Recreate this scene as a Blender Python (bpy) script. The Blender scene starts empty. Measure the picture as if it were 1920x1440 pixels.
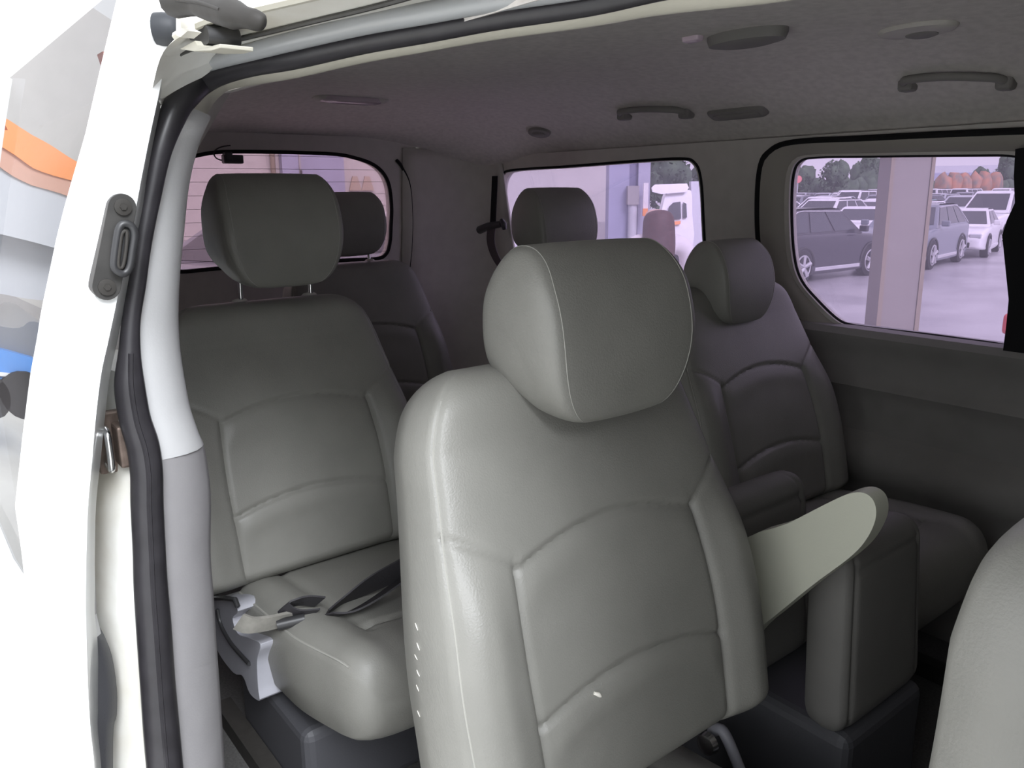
import bpy, bmesh, math, random
from mathutils import Vector, Matrix
from mathutils.geometry import tessellate_polygon

# ------------------------------------------------------------------ camera, world, exposure
SC = bpy.context.scene
COL = SC.collection
F = 1500.0
YAW, TH, RO = math.radians(38), math.atan(362/1500), math.radians(.6)
CAM = Vector((0, 0, 1.58))
_h = Vector((-math.cos(YAW), math.sin(YAW), 0))
_f = _h*math.cos(TH)+Vector((0, 0, -math.sin(TH)))
_r0 = Vector((math.sin(YAW), math.cos(YAW), 0)); _u0 = _r0.cross(_f)
_r = _r0*math.cos(RO)-_u0*math.sin(RO); _u = _u0*math.cos(RO)+_r0*math.sin(RO)
cd = bpy.data.cameras.new('camera'); cam = bpy.data.objects.new('camera', cd); COL.objects.link(cam)
cd.sensor_width = 36; cd.lens = F/1920*36; cd.clip_start = .02; cd.clip_end = 1000
cam.matrix_world = Matrix(((_r.x, _u.x, -_f.x, CAM.x), (_r.y, _u.y, -_f.y, CAM.y), (_r.z, _u.z, -_f.z, CAM.z), (0, 0, 0, 1)))
SC.camera = cam
W = bpy.data.worlds.new('overcast_sky'); SC.world = W; W.use_nodes = True
bgn = W.node_tree.nodes['Background']; bgn.inputs[0].default_value = (.93, .96, 1, 1); bgn.inputs[1].default_value = 1.0
# overcast sky, brighter towards the open front-right of the yard
_wn = W.node_tree; _tc = _wn.nodes.new('ShaderNodeTexCoord'); _vm = _wn.nodes.new('ShaderNodeVectorMath'); _vm.operation = 'DOT_PRODUCT'
_vm.inputs[1].default_value = Vector((.83, -.215, .72)).normalized()
_mr = _wn.nodes.new('ShaderNodeMapRange'); _mr.interpolation_type = 'SMOOTHERSTEP'; _mr.inputs[1].default_value = .95; _mr.inputs[2].default_value = 1.0; _mr.inputs[3].default_value = .95; _mr.inputs[4].default_value = 18
_wn.links.new(_tc.outputs['Generated'], _vm.inputs[0]); _wn.links.new(_vm.outputs['Value'], _mr.inputs[0]); _wn.links.new(_mr.outputs[0], bgn.inputs[1])
SC.view_settings.view_transform = 'Standard'; SC.view_settings.look = 'None'
SC.view_settings.exposure = 1.05; SC.view_settings.gamma = 1; SC.view_settings.use_curve_mapping = False
SC.cycles.max_bounces = 10; SC.cycles.diffuse_bounces = 5; SC.cycles.transparent_max_bounces = 16

def D(px, py): return _f+_r*((px-960)/F)+_u*((720-py)/F)
def U(px, py, ax, v):
    d = D(px, py); i = 'XYZ'.index(ax); return CAM+d*((v-CAM[i])/d[i])
def UZ(px, py, dep): return CAM+D(px, py)*dep
def UP(px, py, p0, n):
    d = D(px, py); return CAM+d*((p0-CAM).dot(n)/d.dot(n))
random.seed(7)

# ------------------------------------------------------------------ materials
def mat(name, col, rough=.5, metal=0, noise=0, nscale=30, bump=0, bscale=300, spec=.5, col2=None, emit=None, coat=0):
    m = bpy.data.materials.new(name); m.use_nodes = True; nt = m.node_tree; b = nt.nodes['Principled BSDF']
    b.inputs['Base Color'].default_value = (*col, 1); b.inputs['Roughness'].default_value = rough
    b.inputs['Metallic'].default_value = metal; b.inputs['Specular IOR Level'].default_value = spec
    b.inputs['Coat Weight'].default_value = coat
    tc = nt.nodes.new('ShaderNodeTexCoord')
    if noise or col2:
        n = nt.nodes.new('ShaderNodeTexNoise'); n.inputs['Scale'].default_value = nscale; n.inputs['Detail'].default_value = 6
        nt.links.new(tc.outputs['Object'], n.inputs['Vector'])
        r = nt.nodes.new('ShaderNodeValToRGB'); r.color_ramp.elements[0].position = .35; r.color_ramp.elements[1].position = .65
        c2 = col2 or tuple(c*(1-noise) for c in col)
        r.color_ramp.elements[0].color = (*c2, 1); r.color_ramp.elements[1].color = (*col, 1)
        nt.links.new(n.outputs['Fac'], r.inputs['Fac']); nt.links.new(r.outputs['Color'], b.inputs['Base Color'])
    if bump:
        n2 = nt.nodes.new('ShaderNodeTexNoise'); n2.inputs['Scale'].default_value = bscale; n2.inputs['Detail'].default_value = 4
        nt.links.new(tc.outputs['Object'], n2.inputs['Vector'])
        bp = nt.nodes.new('ShaderNodeBump'); bp.inputs['Strength'].default_value = bump; bp.inputs['Distance'].default_value = .002
        nt.links.new(n2.outputs['Fac'], bp.inputs['Height']); nt.links.new(bp.outputs['Normal'], b.inputs['Normal'])
    if emit: b.inputs['Emission Color'].default_value = (*emit[0], 1); b.inputs['Emission Strength'].default_value = emit[1]
    return m
def glassmat(name, tint, ior=1.5, rough=.0, haze=.0, hc=(.7, .65, .75)):
    m = bpy.data.materials.new(name); m.use_nodes = True; nt = m.node_tree; nt.nodes.clear()
    o = nt.nodes.new('ShaderNodeOutputMaterial'); t = nt.nodes.new('ShaderNodeBsdfTransparent'); t.inputs[0].default_value = (*tint, 1)
    g = nt.nodes.new('ShaderNodeBsdfGlossy'); g.inputs['Roughness'].default_value = rough
    fr = nt.nodes.new('ShaderNodeFresnel'); ge = nt.nodes.new('ShaderNodeNewGeometry'); mi = nt.nodes.new('ShaderNodeMix'); mi.inputs[2].default_value = ior; mi.inputs[3].default_value = 1/ior
    nt.links.new(ge.outputs['Backfacing'], mi.inputs[0]); nt.links.new(mi.outputs[0], fr.inputs['IOR'])
    mx = nt.nodes.new('ShaderNodeMixShader'); nt.links.new(fr.outputs[0], mx.inputs[0]); nt.links.new(t.outputs[0], mx.inputs[1]); nt.links.new(g.outputs[0], mx.inputs[2])
    last = mx
    if haze:
        tr = nt.nodes.new('ShaderNodeBsdfTranslucent'); tr.inputs[0].default_value = (*hc, 1)
        m2 = nt.nodes.new('ShaderNodeMixShader'); m2.inputs[0].default_value = haze
        nt.links.new(mx.outputs[0], m2.inputs[1]); nt.links.new(tr.outputs[0], m2.inputs[2]); last = m2
    nt.links.new(last.outputs[0], o.inputs[0]); return m
M = {}
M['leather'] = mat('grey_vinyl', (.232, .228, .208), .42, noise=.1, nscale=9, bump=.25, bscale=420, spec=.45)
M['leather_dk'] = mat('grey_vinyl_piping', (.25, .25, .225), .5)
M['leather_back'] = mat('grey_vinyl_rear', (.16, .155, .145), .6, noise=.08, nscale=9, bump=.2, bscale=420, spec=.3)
M['stitch'] = mat('pale_thread', (.30, .295, .27), .7)
M['headliner'] = mat('headliner_cloth', (.70, .665, .635), .95, noise=.12, nscale=60, bump=.3, bscale=500, spec=.1)
M['trim_dk'] = mat('wall_trim_plastic', (.55, .525, .49), .6, noise=.06, nscale=25, bump=.15, bscale=350, spec=.3)
M['trim_low'] = mat('lower_trim_plastic', (.25, .24, .23), .6, noise=.08, nscale=12, bump=.15, spec=.3)
M['trim_lt'] = mat('pillar_trim_plastic', (.60, .60, .61), .55, noise=.04, nscale=20, bump=.1, bscale=400, spec=.3)
M['trim_md'] = mat('lower_pillar_trim_plastic', (.33, .32, .33), .55, noise=.06, nscale=20, bump=.1, bscale=400, spec=.3)
M['beige'] = mat('header_trim_plastic', (.50, .48, .41), .55, bump=.1)
M['rubber'] = mat('black_rubber', (.028, .026, .03), .38, noise=.25, nscale=40, spec=.5)
M['rubber_m'] = mat('matt_black_rubber', (.012, .012, .013), .8, spec=.2)
M['plast_blk'] = mat('black_plastic', (.03, .03, .032), .4, spec=.5)
M['white'] = mat('white_car_paint', (.86, .87, .87), .28, coat=.5)
M['whited'] = mat('dirty_white_paint', (.80, .80, .77), .5, nscale=7, col2=(.60, .57, .50))
M['steel'] = mat('chromed_steel', (.75, .75, .76), .2, metal=1)
M['grease'] = mat('greasy_brown_metal', (.16, .12, .10), .5, metal=.5, noise=.4, nscale=60)
M['dkmetal'] = mat('dark_painted_metal', (.04, .037, .034), .6, metal=0, noise=.2, nscale=50, spec=.25)
M['guide'] = mat('worn_black_nylon', (.042, .040, .038), .45, noise=.3, nscale=40)
M['dkpanel'] = mat('dark_grey_door_trim', (.055, .055, .062), .6, bump=.15)
M['cover'] = mat('lavender_grey_plastic', (.36, .36, .40), .4, noise=.05)
M['belt'] = mat('dark_webbing', (.030, .028, .032), .6, bump=.4, bscale=900)
M['buckle'] = mat('dusty_grey_fabric', (.25, .24, .215), .85, noise=.3, nscale=40)
M['carpet'] = mat('dark_carpet', (.10, .096, .094), .95, noise=.3, nscale=200, bump=.5)
M['lens'] = mat('lamp_lens', (.50, .42, .47), .15, spec=.8)  # pink puts the reflected rear window into the lens colour
M['crumb'] = mat('white_scrap', (.85, .82, .74), .7)
M['g_rear'] = glassmat('pink_tinted_glass', (.60, .51, .56), haze=.05, hc=(.55, .42, .5))
M['g_side'] = glassmat('violet_tinted_glass', (.66, .595, .70), haze=.10, hc=(.55, .5, .62))
M['g_door'] = glassmat('dark_mirror_glass', (.16, .155, .17), ior=2.8)
# outside
M['asphalt'] = mat('wet_asphalt', (.50, .49, .50), .3, nscale=.5, col2=(.30, .29, .31), spec=.5)
M['apron'] = mat('apron_bounce_concrete', (.62, .61, .58), .7, noise=.12, nscale=1.5)
M['concrete'] = mat('concrete', (.45, .44, .42), .7, noise=.15, nscale=2)
M['wallpaint'] = mat('off_white_wall_paint', (.52, .50, .48), .7, noise=.04, nscale=3)
M['wallgrey'] = mat('grey_wainscot_paint', (.38, .365, .365), .7, noise=.06, nscale=3)
M['lav'] = mat('blue_grey_paint', (.36, .37, .50), .55, noise=.08, nscale=3)
M['beigecol'] = mat('beige_column_paint', (.24, .22, .20), .6, noise=.06, nscale=4)
M['brownedge'] = mat('brown_edge_paint', (.24, .20, .15), .6)
M['tyre'] = mat('tyre_rubber', (.02, .02, .022), .8)
M['rim'] = mat('alloy_rim', (.62, .62, .64), .3, metal=.7)
M['cglass'] = mat('car_window_glass', (.06, .065, .075), .12, spec=.6)
M['chrome'] = mat('bright_trim', (.8, .8, .82), .2, metal=.7)
M['redlamp'] = mat('red_tail_lamp', (.65, .03, .04), .25)
M['lamp'] = mat('clear_head_lamp', (.55, .57, .6), .2)
M['leaf'] = mat('green_leaves', (.10, .15, .09), .8, col2=(.06, .09, .06), nscale=1.5)
M['autumn'] = mat('orange_leaves', (.50, .24, .15), .8, col2=(.22, .20, .17), nscale=.9)
M['bark'] = mat('bark', (.12, .10, .08), .9)
M['orange'] = mat('orange_cladding', (.90, .33, .12), .5)
M['brown'] = mat('red_brown_cladding', (.42, .14, .10), .6)
M['greyroof'] = mat('pale_grey_sheet', (.55, .56, .60), .5)
M['blue'] = mat('blue_truck_paint', (.10, .28, .68), .35)
M['yellow'] = mat('yellow_road_paint', (.80, .52, .10), .6)
M['hair'] = mat('auburn_hair', (.10, .045, .04), .6, noise=.4, nscale=60)
M['skin'] = mat('skin', (.62, .42, .34), .5)
M['shirt'] = mat('white_blouse_cloth', (.80, .77, .78), .8)
M['trouser'] = mat('dark_trouser_cloth', (.06, .06, .08), .8)
def paint(n, c): M[n] = mat(n, c, .3, coat=.4); return M[n]
for n, c in dict(p_white=(.82, .82, .84), p_silver=(.42, .44, .47), p_dark=(.035, .035, .045), p_grey=(.20, .21, .24), p_teal=(.22, .33, .33), p_red=(.35, .05, .06), p_plum=(.10, .07, .10), p_steel=(.20, .22, .26)).items(): paint(n, c)

# ------------------------------------------------------------------ helpers
def tag(o, label=None, cat=None, group=None, kind=None):
    if label: o['label'] = label
    if cat: o['category'] = cat
    if group: o['group'] = group
    if kind: o['kind'] = kind
    return o
def empty(name, loc, label=None, cat=None, group=None, rz=0):
    o = bpy.data.objects.new(name, None); COL.objects.link(o); o.location = loc; o.rotation_euler = (0, 0, rz)
    o.empty_display_size = .05
    return tag(o, label, cat, group)
def mk(name, vs, fs, m, parent=None, smooth=True, local=False):
    """mesh object; world coordinates unless local=True"""
    me = bpy.data.meshes.new(name); me.from_pydata([tuple(v) for v in vs], [], fs); me.update()
    bm = bmesh.new(); bm.from_mesh(me); bmesh.ops.recalc_face_normals(bm, faces=bm.faces); bm.to_mesh(me); bm.free()
    if smooth is not False:
        me.polygons.foreach_set('use_smooth', [True]*len(me.polygons))
        try: me.set_sharp_from_angle(angle=math.radians(50 if smooth is True else smooth))
        except Exception: pass
    me.materials.append(m)
    o = bpy.data.objects.new(name, me); COL.objects.link(o)
    if parent:
        o.parent = parent
        if not local: wm = world_loc(parent); o.location = -wm
    return o
def world_loc(p):
    v = Vector((0, 0, 0))
    while p: v = v+Vector(p.location); p = p.parent
    return v
class MB:
    def __init__(s): s.v = []; s.f = []
    def add(s, vs, fs):
        b = len(s.v); s.v += [Vector(v) for v in vs]; s.f += [tuple(i+b for i in f) for f in fs]; return s
    def box(s, c, d, R=None, bev=0):
        c = Vector(c); pts = []
        for sx in (-1, 1):
            for sy in (-1, 1):
                for sz in (-1, 1):
                    p = Vector((sx*d[0]/2, sy*d[1]/2, sz*d[2]/2)); pts.append(c+(R @ p if R else p))
        return s.add(pts, [(0, 1, 3, 2), (4, 6, 7, 5), (0, 4, 5, 1), (2, 3, 7, 6), (0, 2, 6, 4), (1, 5, 7, 3)])
    def tube(s, pts, r, n=10, closed=False):
        a, b = tube(pts, r, n, closed); return s.add(a, b)
    def out(s, name, m, parent=None, smooth=True, local=False): return mk(name, s.v, s.f, m, parent, smooth, local)
def tube(pts, r, n=10, closed=False):
    pts = [Vector(p) for p in pts]; N = len(pts); vs = []; fs = []; ref = None
    for i, p in enumerate(pts):
        a = pts[(i-1) % N] if (closed or i > 0) else pts[0]; b = pts[(i+1) % N] if (closed or i < N-1) else pts[-1]
        t = (b-a).normalized()
        if ref is None:
            ref = t.cross(Vector((0, 0, 1)))
            if ref.length < .1: ref = t.cross(Vector((1, 0, 0)))
        ref = (ref-t*ref.dot(t)).normalized(); bn = t.cross(ref)
        rr = r[i] if isinstance(r, (list, tuple)) else r
        for k in range(n):
            a_ = 2*math.pi*k/n; vs.append(p+ref*math.cos(a_)*rr+bn*math.sin(a_)*rr)
    L = N if closed else N-1
    for i in range(L):
        for k in range(n):
            j = (i+1) % N; fs.append((i*n+k, i*n+(k+1) % n, j*n+(k+1) % n, j*n+k))
    if not closed: fs += [tuple(range(n))[::-1], tuple((N-1)*n+k for k in range(n))]
    return vs, fs
def cr(pts, sub=6, closed=False):
    pts = [Vector(p) for p in pts]; N = len(pts); out = []
    for i in range(N if closed else N-1):
        g = lambda k: pts[k % N] if closed else pts[max(0, min(N-1, k))]
        p0, p1, p2, p3 = g(i-1), g(i), g(i+1), g(i+2)
        for s in range(sub):
            t = s/sub; out.append(.5*((2*p1)+(p2-p0)*t+(2*p0-5*p1+4*p2-p3)*t*t+(3*p1-p0-3*p2+p3)*t**3))
    if not closed: out.append(pts[-1])
    return out
def loft(rings, closed_ring=True, cap=False, loop=False):
    n = len(rings[0]); vs = [v for r in rings for v in r]; fs = []; R = len(rings)
    for i in range(R if loop else R-1):
        j = (i+1) % R
        for k in range(n if closed_ring else n-1): fs.append((i*n+k, i*n+(k+1) % n, j*n+(k+1) % n, j*n+k))
    if cap: fs += [tuple(range(n))[::-1], tuple((R-1)*n+k for k in range(n))]
    return vs, fs
def solid(poly, ext):
    """closed prism from a 3-D polygon and an extrusion vector"""
    poly = [Vector(p) for p in poly]; n = len(poly); ext = Vector(ext)
    tri = tessellate_polygon([poly]); vs = poly+[p+ext for p in poly]
    fs = [tuple(t) for t in tri]+[tuple(i+n for i in t)[::-1] for t in tri]+[(i, (i+1) % n, (i+1) % n+n, i+n) for i in range(n)]
    return vs, fs
def plate(outer, holes, ext):
    """polygon with holes extruded; all loops coplanar 3-D"""
    loops = [[Vector(p) for p in outer]]+[[Vector(p) for p in h] for h in holes]; ext = Vector(ext)
    flat = [p for l in loops for p in l]; n = len(flat); tri = tessellate_polygon(loops)
    vs = flat+[p+ext for p in flat]; fs = [tuple(t) for t in tri]+[tuple(i+n for i in t)[::-1] for t in tri]; b = 0
    for l in loops:
        m_ = len(l)
        fs += [(b+i, b+(i+1) % m_, b+(i+1) % m_+n, b+i+n) for i in range(m_)]; b += m_
    return vs, fs
def bevel(o, w, seg=2, ang=35):
    md = o.modifiers.new('soft_edges', 'BEVEL'); md.width = w; md.segments = seg; md.limit_method = 'ANGLE'; md.angle_limit = math.radians(ang); return o
def sstep(a, b, x):
    t = max(0, min(1, (x-a)/(b-a))); return t*t*(3-2*t)
def gau(x, s): return math.exp(-(x/s)**2)
def copy_tree(o, parent=None):
    c = o.copy(); COL.objects.link(c); c.parent = parent
    for ch in KIDS.get(o.name, [x for x in o.children]): copy_tree(ch, c)
    return c
KIDS = {}

# ------------------------------------------------------------------ van shell (the setting)
# the far wall leans inward towards the roof
WP = Vector((0, 2.0, 1.22)); WV = Vector((0, -.075, .44)).normalized(); WN = Vector((1, 0, 0)).cross(WV)  # normal, points to -Y
def w(px, py): return UP(px, py, WP, WN)
def wall_pt(X, z): t = (z-1.22)/WV.z; return Vector((X, WP.y+WV.y*t, z))
mid_win = cr([w(*p) for p in [(1482, 330), (1496, 301), (1530, 293.5), (1620, 292), (1720, 290.5), (1820, 289.5), (1890, 290), (1914, 299), (1920, 330), (1922, 380), (1908, 420), (1898, 470), (1903, 540), (1899, 610), (1895, 648), (1845, 644), (1740, 630), (1640, 618), (1592, 611), (1566, 600), (1530, 566), (1498, 527), (1484, 480), (1479, 400)]], 5, True)
q_win = cr([w(*p) for p in [(938, 355), (946, 329), (966, 321), (1060, 315), (1180, 306), (1270, 301), (1298, 308), (1310, 340), (1315, 420), (1318, 500), (1312, 560), (1290, 590), (1200, 600), (1060, 604), (990, 600), (962, 560), (943, 490), (936, 420)]], 5, True)
wl = [wall_pt(-2.57, 1.19), wall_pt(1.2, 1.19), wall_pt(1.2, 1.71), wall_pt(-2.57, 1.71)]
o = mk('wall_far', *plate(wl, [mid_win, q_win], (0, .035, 0)), M['trim_dk'], smooth=30); tag(o, kind='structure')
def pane(name, loop, m, off, parent=None, th=.004):
    c = sum(loop, Vector())/len(loop); n_ = (loop[0]-c).cross(loop[len(loop)//4]-c).normalized()
    big = [c+(p-c)*1.015+Vector(off) for p in loop]
    return mk(name, *solid(big, n_*th), m, parent, smooth=False)
g = pane('window_1', mid_win, M['g_side'], (0, .02, 0)); tag(g, kind='structure')
g = pane('window_2', q_win, M['g_side'], (0, .02, 0)); tag(g, kind='structure')
# raised frame around the middle window, with its black seal
fr_out = cr([w(*p) for p in [(1428, 320), (1446, 286), (1490, 269), (1620, 262), (1760, 255), (1930, 248), (2040, 246), (2060, 320), (2060, 640), (2040, 690), (1920, 664), (1760, 645), (1600, 634), (1536, 628), (1502, 600), (1462, 545), (1434, 500), (1424, 420)]], 5, True)
def shrink(loop, k): c = sum(loop, Vector())/len(loop); return [c+(p-c)*k for p in loop]
inn = Vector((0, -.016, 0))
# bevelled moulding: outer edge on the wall, ridge raised, inner edge at the glass opening
def closest_ring(outer, inner, n=140):
    c = sum(inner, Vector())/len(inner); res = []
    def hit(loop, ang):
        best = None
        dx, dz = math.cos(ang), math.sin(ang)
        for i in range(len(loop)):
            a, b = loop[i]-c, loop[(i+1) % len(loop)]-c
            den = dx*(b.z-a.z)-dz*(b.x-a.x)
            if abs(den) < 1e-9: continue
            t = (a.x*(b.z-a.z)-a.z*(b.x-a.x))/den; s = (a.x*dz-a.z*dx)/den
            if t > 0 and -1e-6 <= s <= 1+1e-6 and (best is None or t > best[0]): best = (t, a.lerp(b, s)+c)
        return best[1] if best else None
    for k in range(n):
        a = 2*math.pi*k/n; res.append((hit(outer, a), hit(inner, a)))
    return res
pr = closest_ring(fr_out, mid_win)
r0 = [a+Vector((0, .002, 0)) for a, b in pr]; r1 = [a.lerp(b, .12)+Vector((0, -.016, 0)) for a, b in pr]
r2 = [a.lerp(b, .55)+Vector((0, -.014, 0)) for a, b in pr]; r3 = [a.lerp(b, .97)+Vector((0, .006, 0)) for a, b in pr]; r4 = [b+Vector((0, .03, 0)) for a, b in pr]
o = mk('trim_1', *loft([r0, r1, r2, r3, r4], True), mat('window_frame_plastic', (.34, .32, .285), .6, bump=.15), smooth=60); tag(o, kind='structure')
o = mk('trim_2', *tube([p+Vector((0, -.004, 0)) for p in fr_out], .011, 8, True), M['rubber_m']); tag(o, kind='structure')
o = mk('trim_3', *tube([p+Vector((0, .012, 0)) for p in mid_win], .005, 6, True), M['rubber_m']); tag(o, kind='structure')
o = mk('trim_4', *tube([p+Vector((0, .0, 0)) for p in shrink(q_win, 1.02)], .0045, 6, True), M['rubber_m']); tag(o, kind='structure')
dkp = [w(*p)+Vector((0, -.019, 0)) for p in [(1915, 280), (1912, 330), (1914, 380), (1899, 412), (1890, 440), (1896, 500), (1902, 560), (1897, 610), (1891, 655), (1900, 668), (2030, 690), (2030, 262)]]
o = mk('trim_15', *solid(dkp, (0, -.012, 0)), M['rubber_m'], smooth=40); tag(o, kind='structure')
# lower far wall with sill ledge, ridge and padded armrest, lofted along the van
prof = [(1.225, 2.0), (1.222, 1.972), (1.205, 1.962), (1.185, 1.968), (1.165, 1.985), (1.10, 1.99), (1.085, 1.98), (1.07, 1.972), (1.055, 1.982), (1.03, 1.992), (.95, 1.99), (.92, 1.962), (.89, 1.945), (.85, 1.945), (.82, 1.965), (.79, 1.985), (.6, 1.99), (.45, 1.995), (.45, 2.04), (1.225, 2.04)]
def lowprof(X):
    k = sstep(-1.36, -1.27, X); out = []
    for z, y in prof: out.append(Vector((X, y if y > 2.0 else 1.985+(y-1.985)*k-(0.0), z)))
    return out
xs = [-2.6, -2.2, -1.8, -1.4, -1.36, -1.33, -1.3, -1.27, -1.24, -1.1, -.9, -.7, -.4, 0, .5, 1.2]
o = mk('wall_lower', *loft([lowprof(x) for x in xs], True, True), M['trim_low'], smooth=40); tag(o, kind='structure')
# ceiling shell
def zc(X, Y):
    t = (Y-1.18)/.75; z = 1.862-.15*abs(t)**3.4
    if X < -2.1: z -= .10*((-2.1-X)/.65)**2
    if Y < .6: z = max(z, 1.718)
    return z
def ceil_hit(px, py):
    d = D(px, py); t = .3
    while t < 5:
        p = CAM+d*t
        if p.y > .5 and p.z > zc(p.x, p.y): return p
        t += .002
    return p
xs = [-2.78+i*.1 for i in range(41)]; ys = [.415+1.52*i/40 for i in range(41)]
vs = [(x, y, zc(x, y)) for x in xs for y in ys]+[(x, y, zc(x, y)+.03) for x in xs for y in ys]; n = 41; NN = n*n
fs = []
for i in range(40):
    for j in range(40):
        a = i*n+j; fs += [(a, a+1, a+n+1, a+n), (a+NN, a+n+NN, a+n+1+NN, a+1+NN)]
for i in range(40):
    fs += [(i, i+1, i+1+NN, i+NN), (40*n+i, 40*n+i+1, 40*n+i+1+NN, 40*n+i+NN), (i*n, i*n+n, i*n+n+NN, i*n+NN), (i*n+40, i*n+n+40, i*n+n+40+NN, i*n+40+NN)]
o = mk('ceiling', vs, fs, M['headliner'], smooth=60); tag(o, kind='structure')
# tailgate wall with the rear window
RP = Vector((-2.75, 0, 1.2)); RV = Vector((.05, 0, .55)).normalized(); RN = Vector((0, 1, 0)).cross(RV)
def rr(px, py): return UP(px, py, RP, RN)
right = [rr(*p) for p in [(420, 276), (520, 281.5), (610, 288), (665, 296), (705, 312), (727, 340), (734, 385), (733, 425), (731, 455), (724, 476), (705, 485), (640, 488), (520, 494)]]
yc = 1.13
def mirr(p): return Vector((p.x, 2*yc-p.y, p.z))
rp = [p for p in right if p.y > yc+.02]; rear_win = cr(rp+[mirr(p) for p in reversed(rp)], 5, True)
def rpt(Y, z): t = (z-1.2)/RV.z; return Vector((RP.x+RV.x*t, Y, z))
o = mk('wall_rear', *plate([rpt(.42, .5), rpt(1.66, .5), rpt(1.66, 1.775), rpt(.42, 1.775)], [rear_win], (-.04, 0, 0)), M['trim_dk'], smooth=30); tag(o, kind='structure')
g = pane('window_3', rear_win, M['g_rear'], (-.022, 0, 0)); tag(g, kind='structure')
o = mk('trim_5', *tube(shrink(rear_win, 1.0), .007, 6, True), M['rubber_m']); tag(o, kind='structure')
tg = cr([rr(*p) for p in [(742, 300), (752, 313), (766, 345), (771, 400), (770, 460), (764, 520), (755, 600), (750, 700)]], 6)
o = mk('trim_6', *tube([p+Vector((.006, 0, 0)) for p in tg], .006, 6), M['rubber_m']); tag(o, kind='structure')
# tailgate inner frame, slightly proud
pads = closest_ring([rpt(1.635, .9), rpt(1.635, 1.62), rpt(1.56, 1.745), rpt(.70, 1.745), rpt(.62, 1.62), rpt(.62, .9)], rear_win) if False else None
# D pillar: curved quarter between tailgate and far wall
rings = []
for z in [.45, .8, 1.1, 1.2, 1.3, 1.45, 1.6, 1.7, 1.74]:
    t = (z-1.22)/WV.z; yw = WP.y+WV.y*t if z > 1.2 else 1.99
    xr_ = RP.x+RV.x*(z-1.2)/RV.z; ring = []
    for k in range(11):
        a = math.pi/2*k/10; ring.append(Vector((xr_+(-2.50-xr_)*(1-math.cos(a)**.8), 1.60+(yw-1.60)*math.sin(a)**.8, z)))
    rings.append(ring)
o = mk('wall_corner', *loft(rings, False), M['trim_dk'], smooth=60); tag(o, kind='structure')
sm = o.modifiers.new('thick', 'SOLIDIFY'); sm.thickness = .01; sm.offset = -1
# near side wall behind the door opening, floor, front bulkhead edges
o = mk('wall_near', *MB().box((-1.96, .40, 1.05), (1.55, .05, 1.25)).box((-1.96, .44, 1.70), (1.55, .06, .14)).out('x', M['trim_dk']).data.__class__ and ([], [])) if False else None
nb = MB(); nb.add(*loft([[Vector((x, .27, .45)), Vector((x, .27, 1.2)), Vector((x, .36, 1.6)), Vector((x, .47, 1.76)), Vector((x, .43, 1.78)), Vector((x, .31, 1.62)), Vector((x, .22, 1.2)), Vector((x, .22, .45))] for x in (-2.78, -2.0, -1.24)]+[[Vector((-1.065, y_, z_)) for y_, z_ in ((.20, .45), (.25, 1.2), (.31, 1.6), (.375, 1.76), (.34, 1.78), (.27, 1.62), (.21, 1.2), (.17, .45))]], True, True))
o = nb.out('wall_near', M['trim_dk'], smooth=30); tag(o, kind='structure')
nb = MB(); nb.add(*loft([[Vector((x, .27, .45)), Vector((x, .27, 1.2)), Vector((x, .22, 1.2)), Vector((x, .22, .45))] for x in (.0, 1.2)], True, True))
o = nb.out('wall_front_near', M['white'], smooth=30); tag(o, kind='structure')
vs_, fs_ = plate([Vector((1.2, .22, .45)), Vector((1.2, 2.02, .45)), Vector((1.2, 2.02, 1.88)), Vector((1.2, .22, 1.88))], [[Vector((1.2, .40, 1.22)), Vector((1.2, 1.85, 1.22)), Vector((1.2, 1.75, 1.72)), Vector((1.2, .50, 1.72))]], (.05, 0, 0))
o = mk('wall_front', vs_, fs_, M['trim_dk'], smooth=False); tag(o, kind='structure')
o = mk('window_4', *solid([Vector((1.22, .38, 1.20)), Vector((1.22, 1.87, 1.20)), Vector((1.22, 1.77, 1.74)), Vector((1.22, .48, 1.74))], (.005, 0, 0)), M['g_door'], smooth=False); tag(o, kind='structure')
o = mk('window_5', *solid([Vector((.0, .25, 1.2)), Vector((1.2, .25, 1.2)), Vector((1.2, .43, 1.74)), Vector((.0, .43, 1.74))], (0, -.005, 0)), M['g_door'], smooth=False); tag(o, kind='structure')
o = MB().box((-.8, 1.12, .42), (4.0, 1.8, .06)).out('floor', M['carpet'], smooth=False); tag(o, kind='structure')

# ------------------------------------------------------------------ near door frame: seal, pillar trim, header trim
I_px = [((1560, -45), 'Y', .515), ((1400, -22), 'Y', .50), ((1230, 3), 'Y', .48), ((1100, 27), 'Y', .46), ((925, 54), 'Y', .44), ((800, 79), 'Y', .42), ((675, 100), 'Y', .40), ((550, 127), 'Y', .38), ((437, 146), 'Y', .36), ((406, 158), 'Y', .347), ((379, 179), 'Y', .33),
        ((350, 221), 'X', -.965), ((329, 262), 'X', -.965), ((298, 347), 'X', -.965), ((282, 431), 'X', -.965), ((267, 526), 'X', -.965), ((256, 607), 'X', -.965), ((256, 661), 'X', -.965), ((268, 729), 'X', -.965), ((278, 775), 'X', -.965), ((295, 830), 'X', -.965), ((302, 873), 'X', -.965), ((302, 944), 'X', -.965), ((305, 1060), 'X', -.965), ((311, 1131), 'X', -.965), ((321, 1222), 'X', -.965), ((326, 1320), 'X', -.965), ((335, 1440), 'X', -.965), ((342, 1530), 'X', -.965)]
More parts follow.
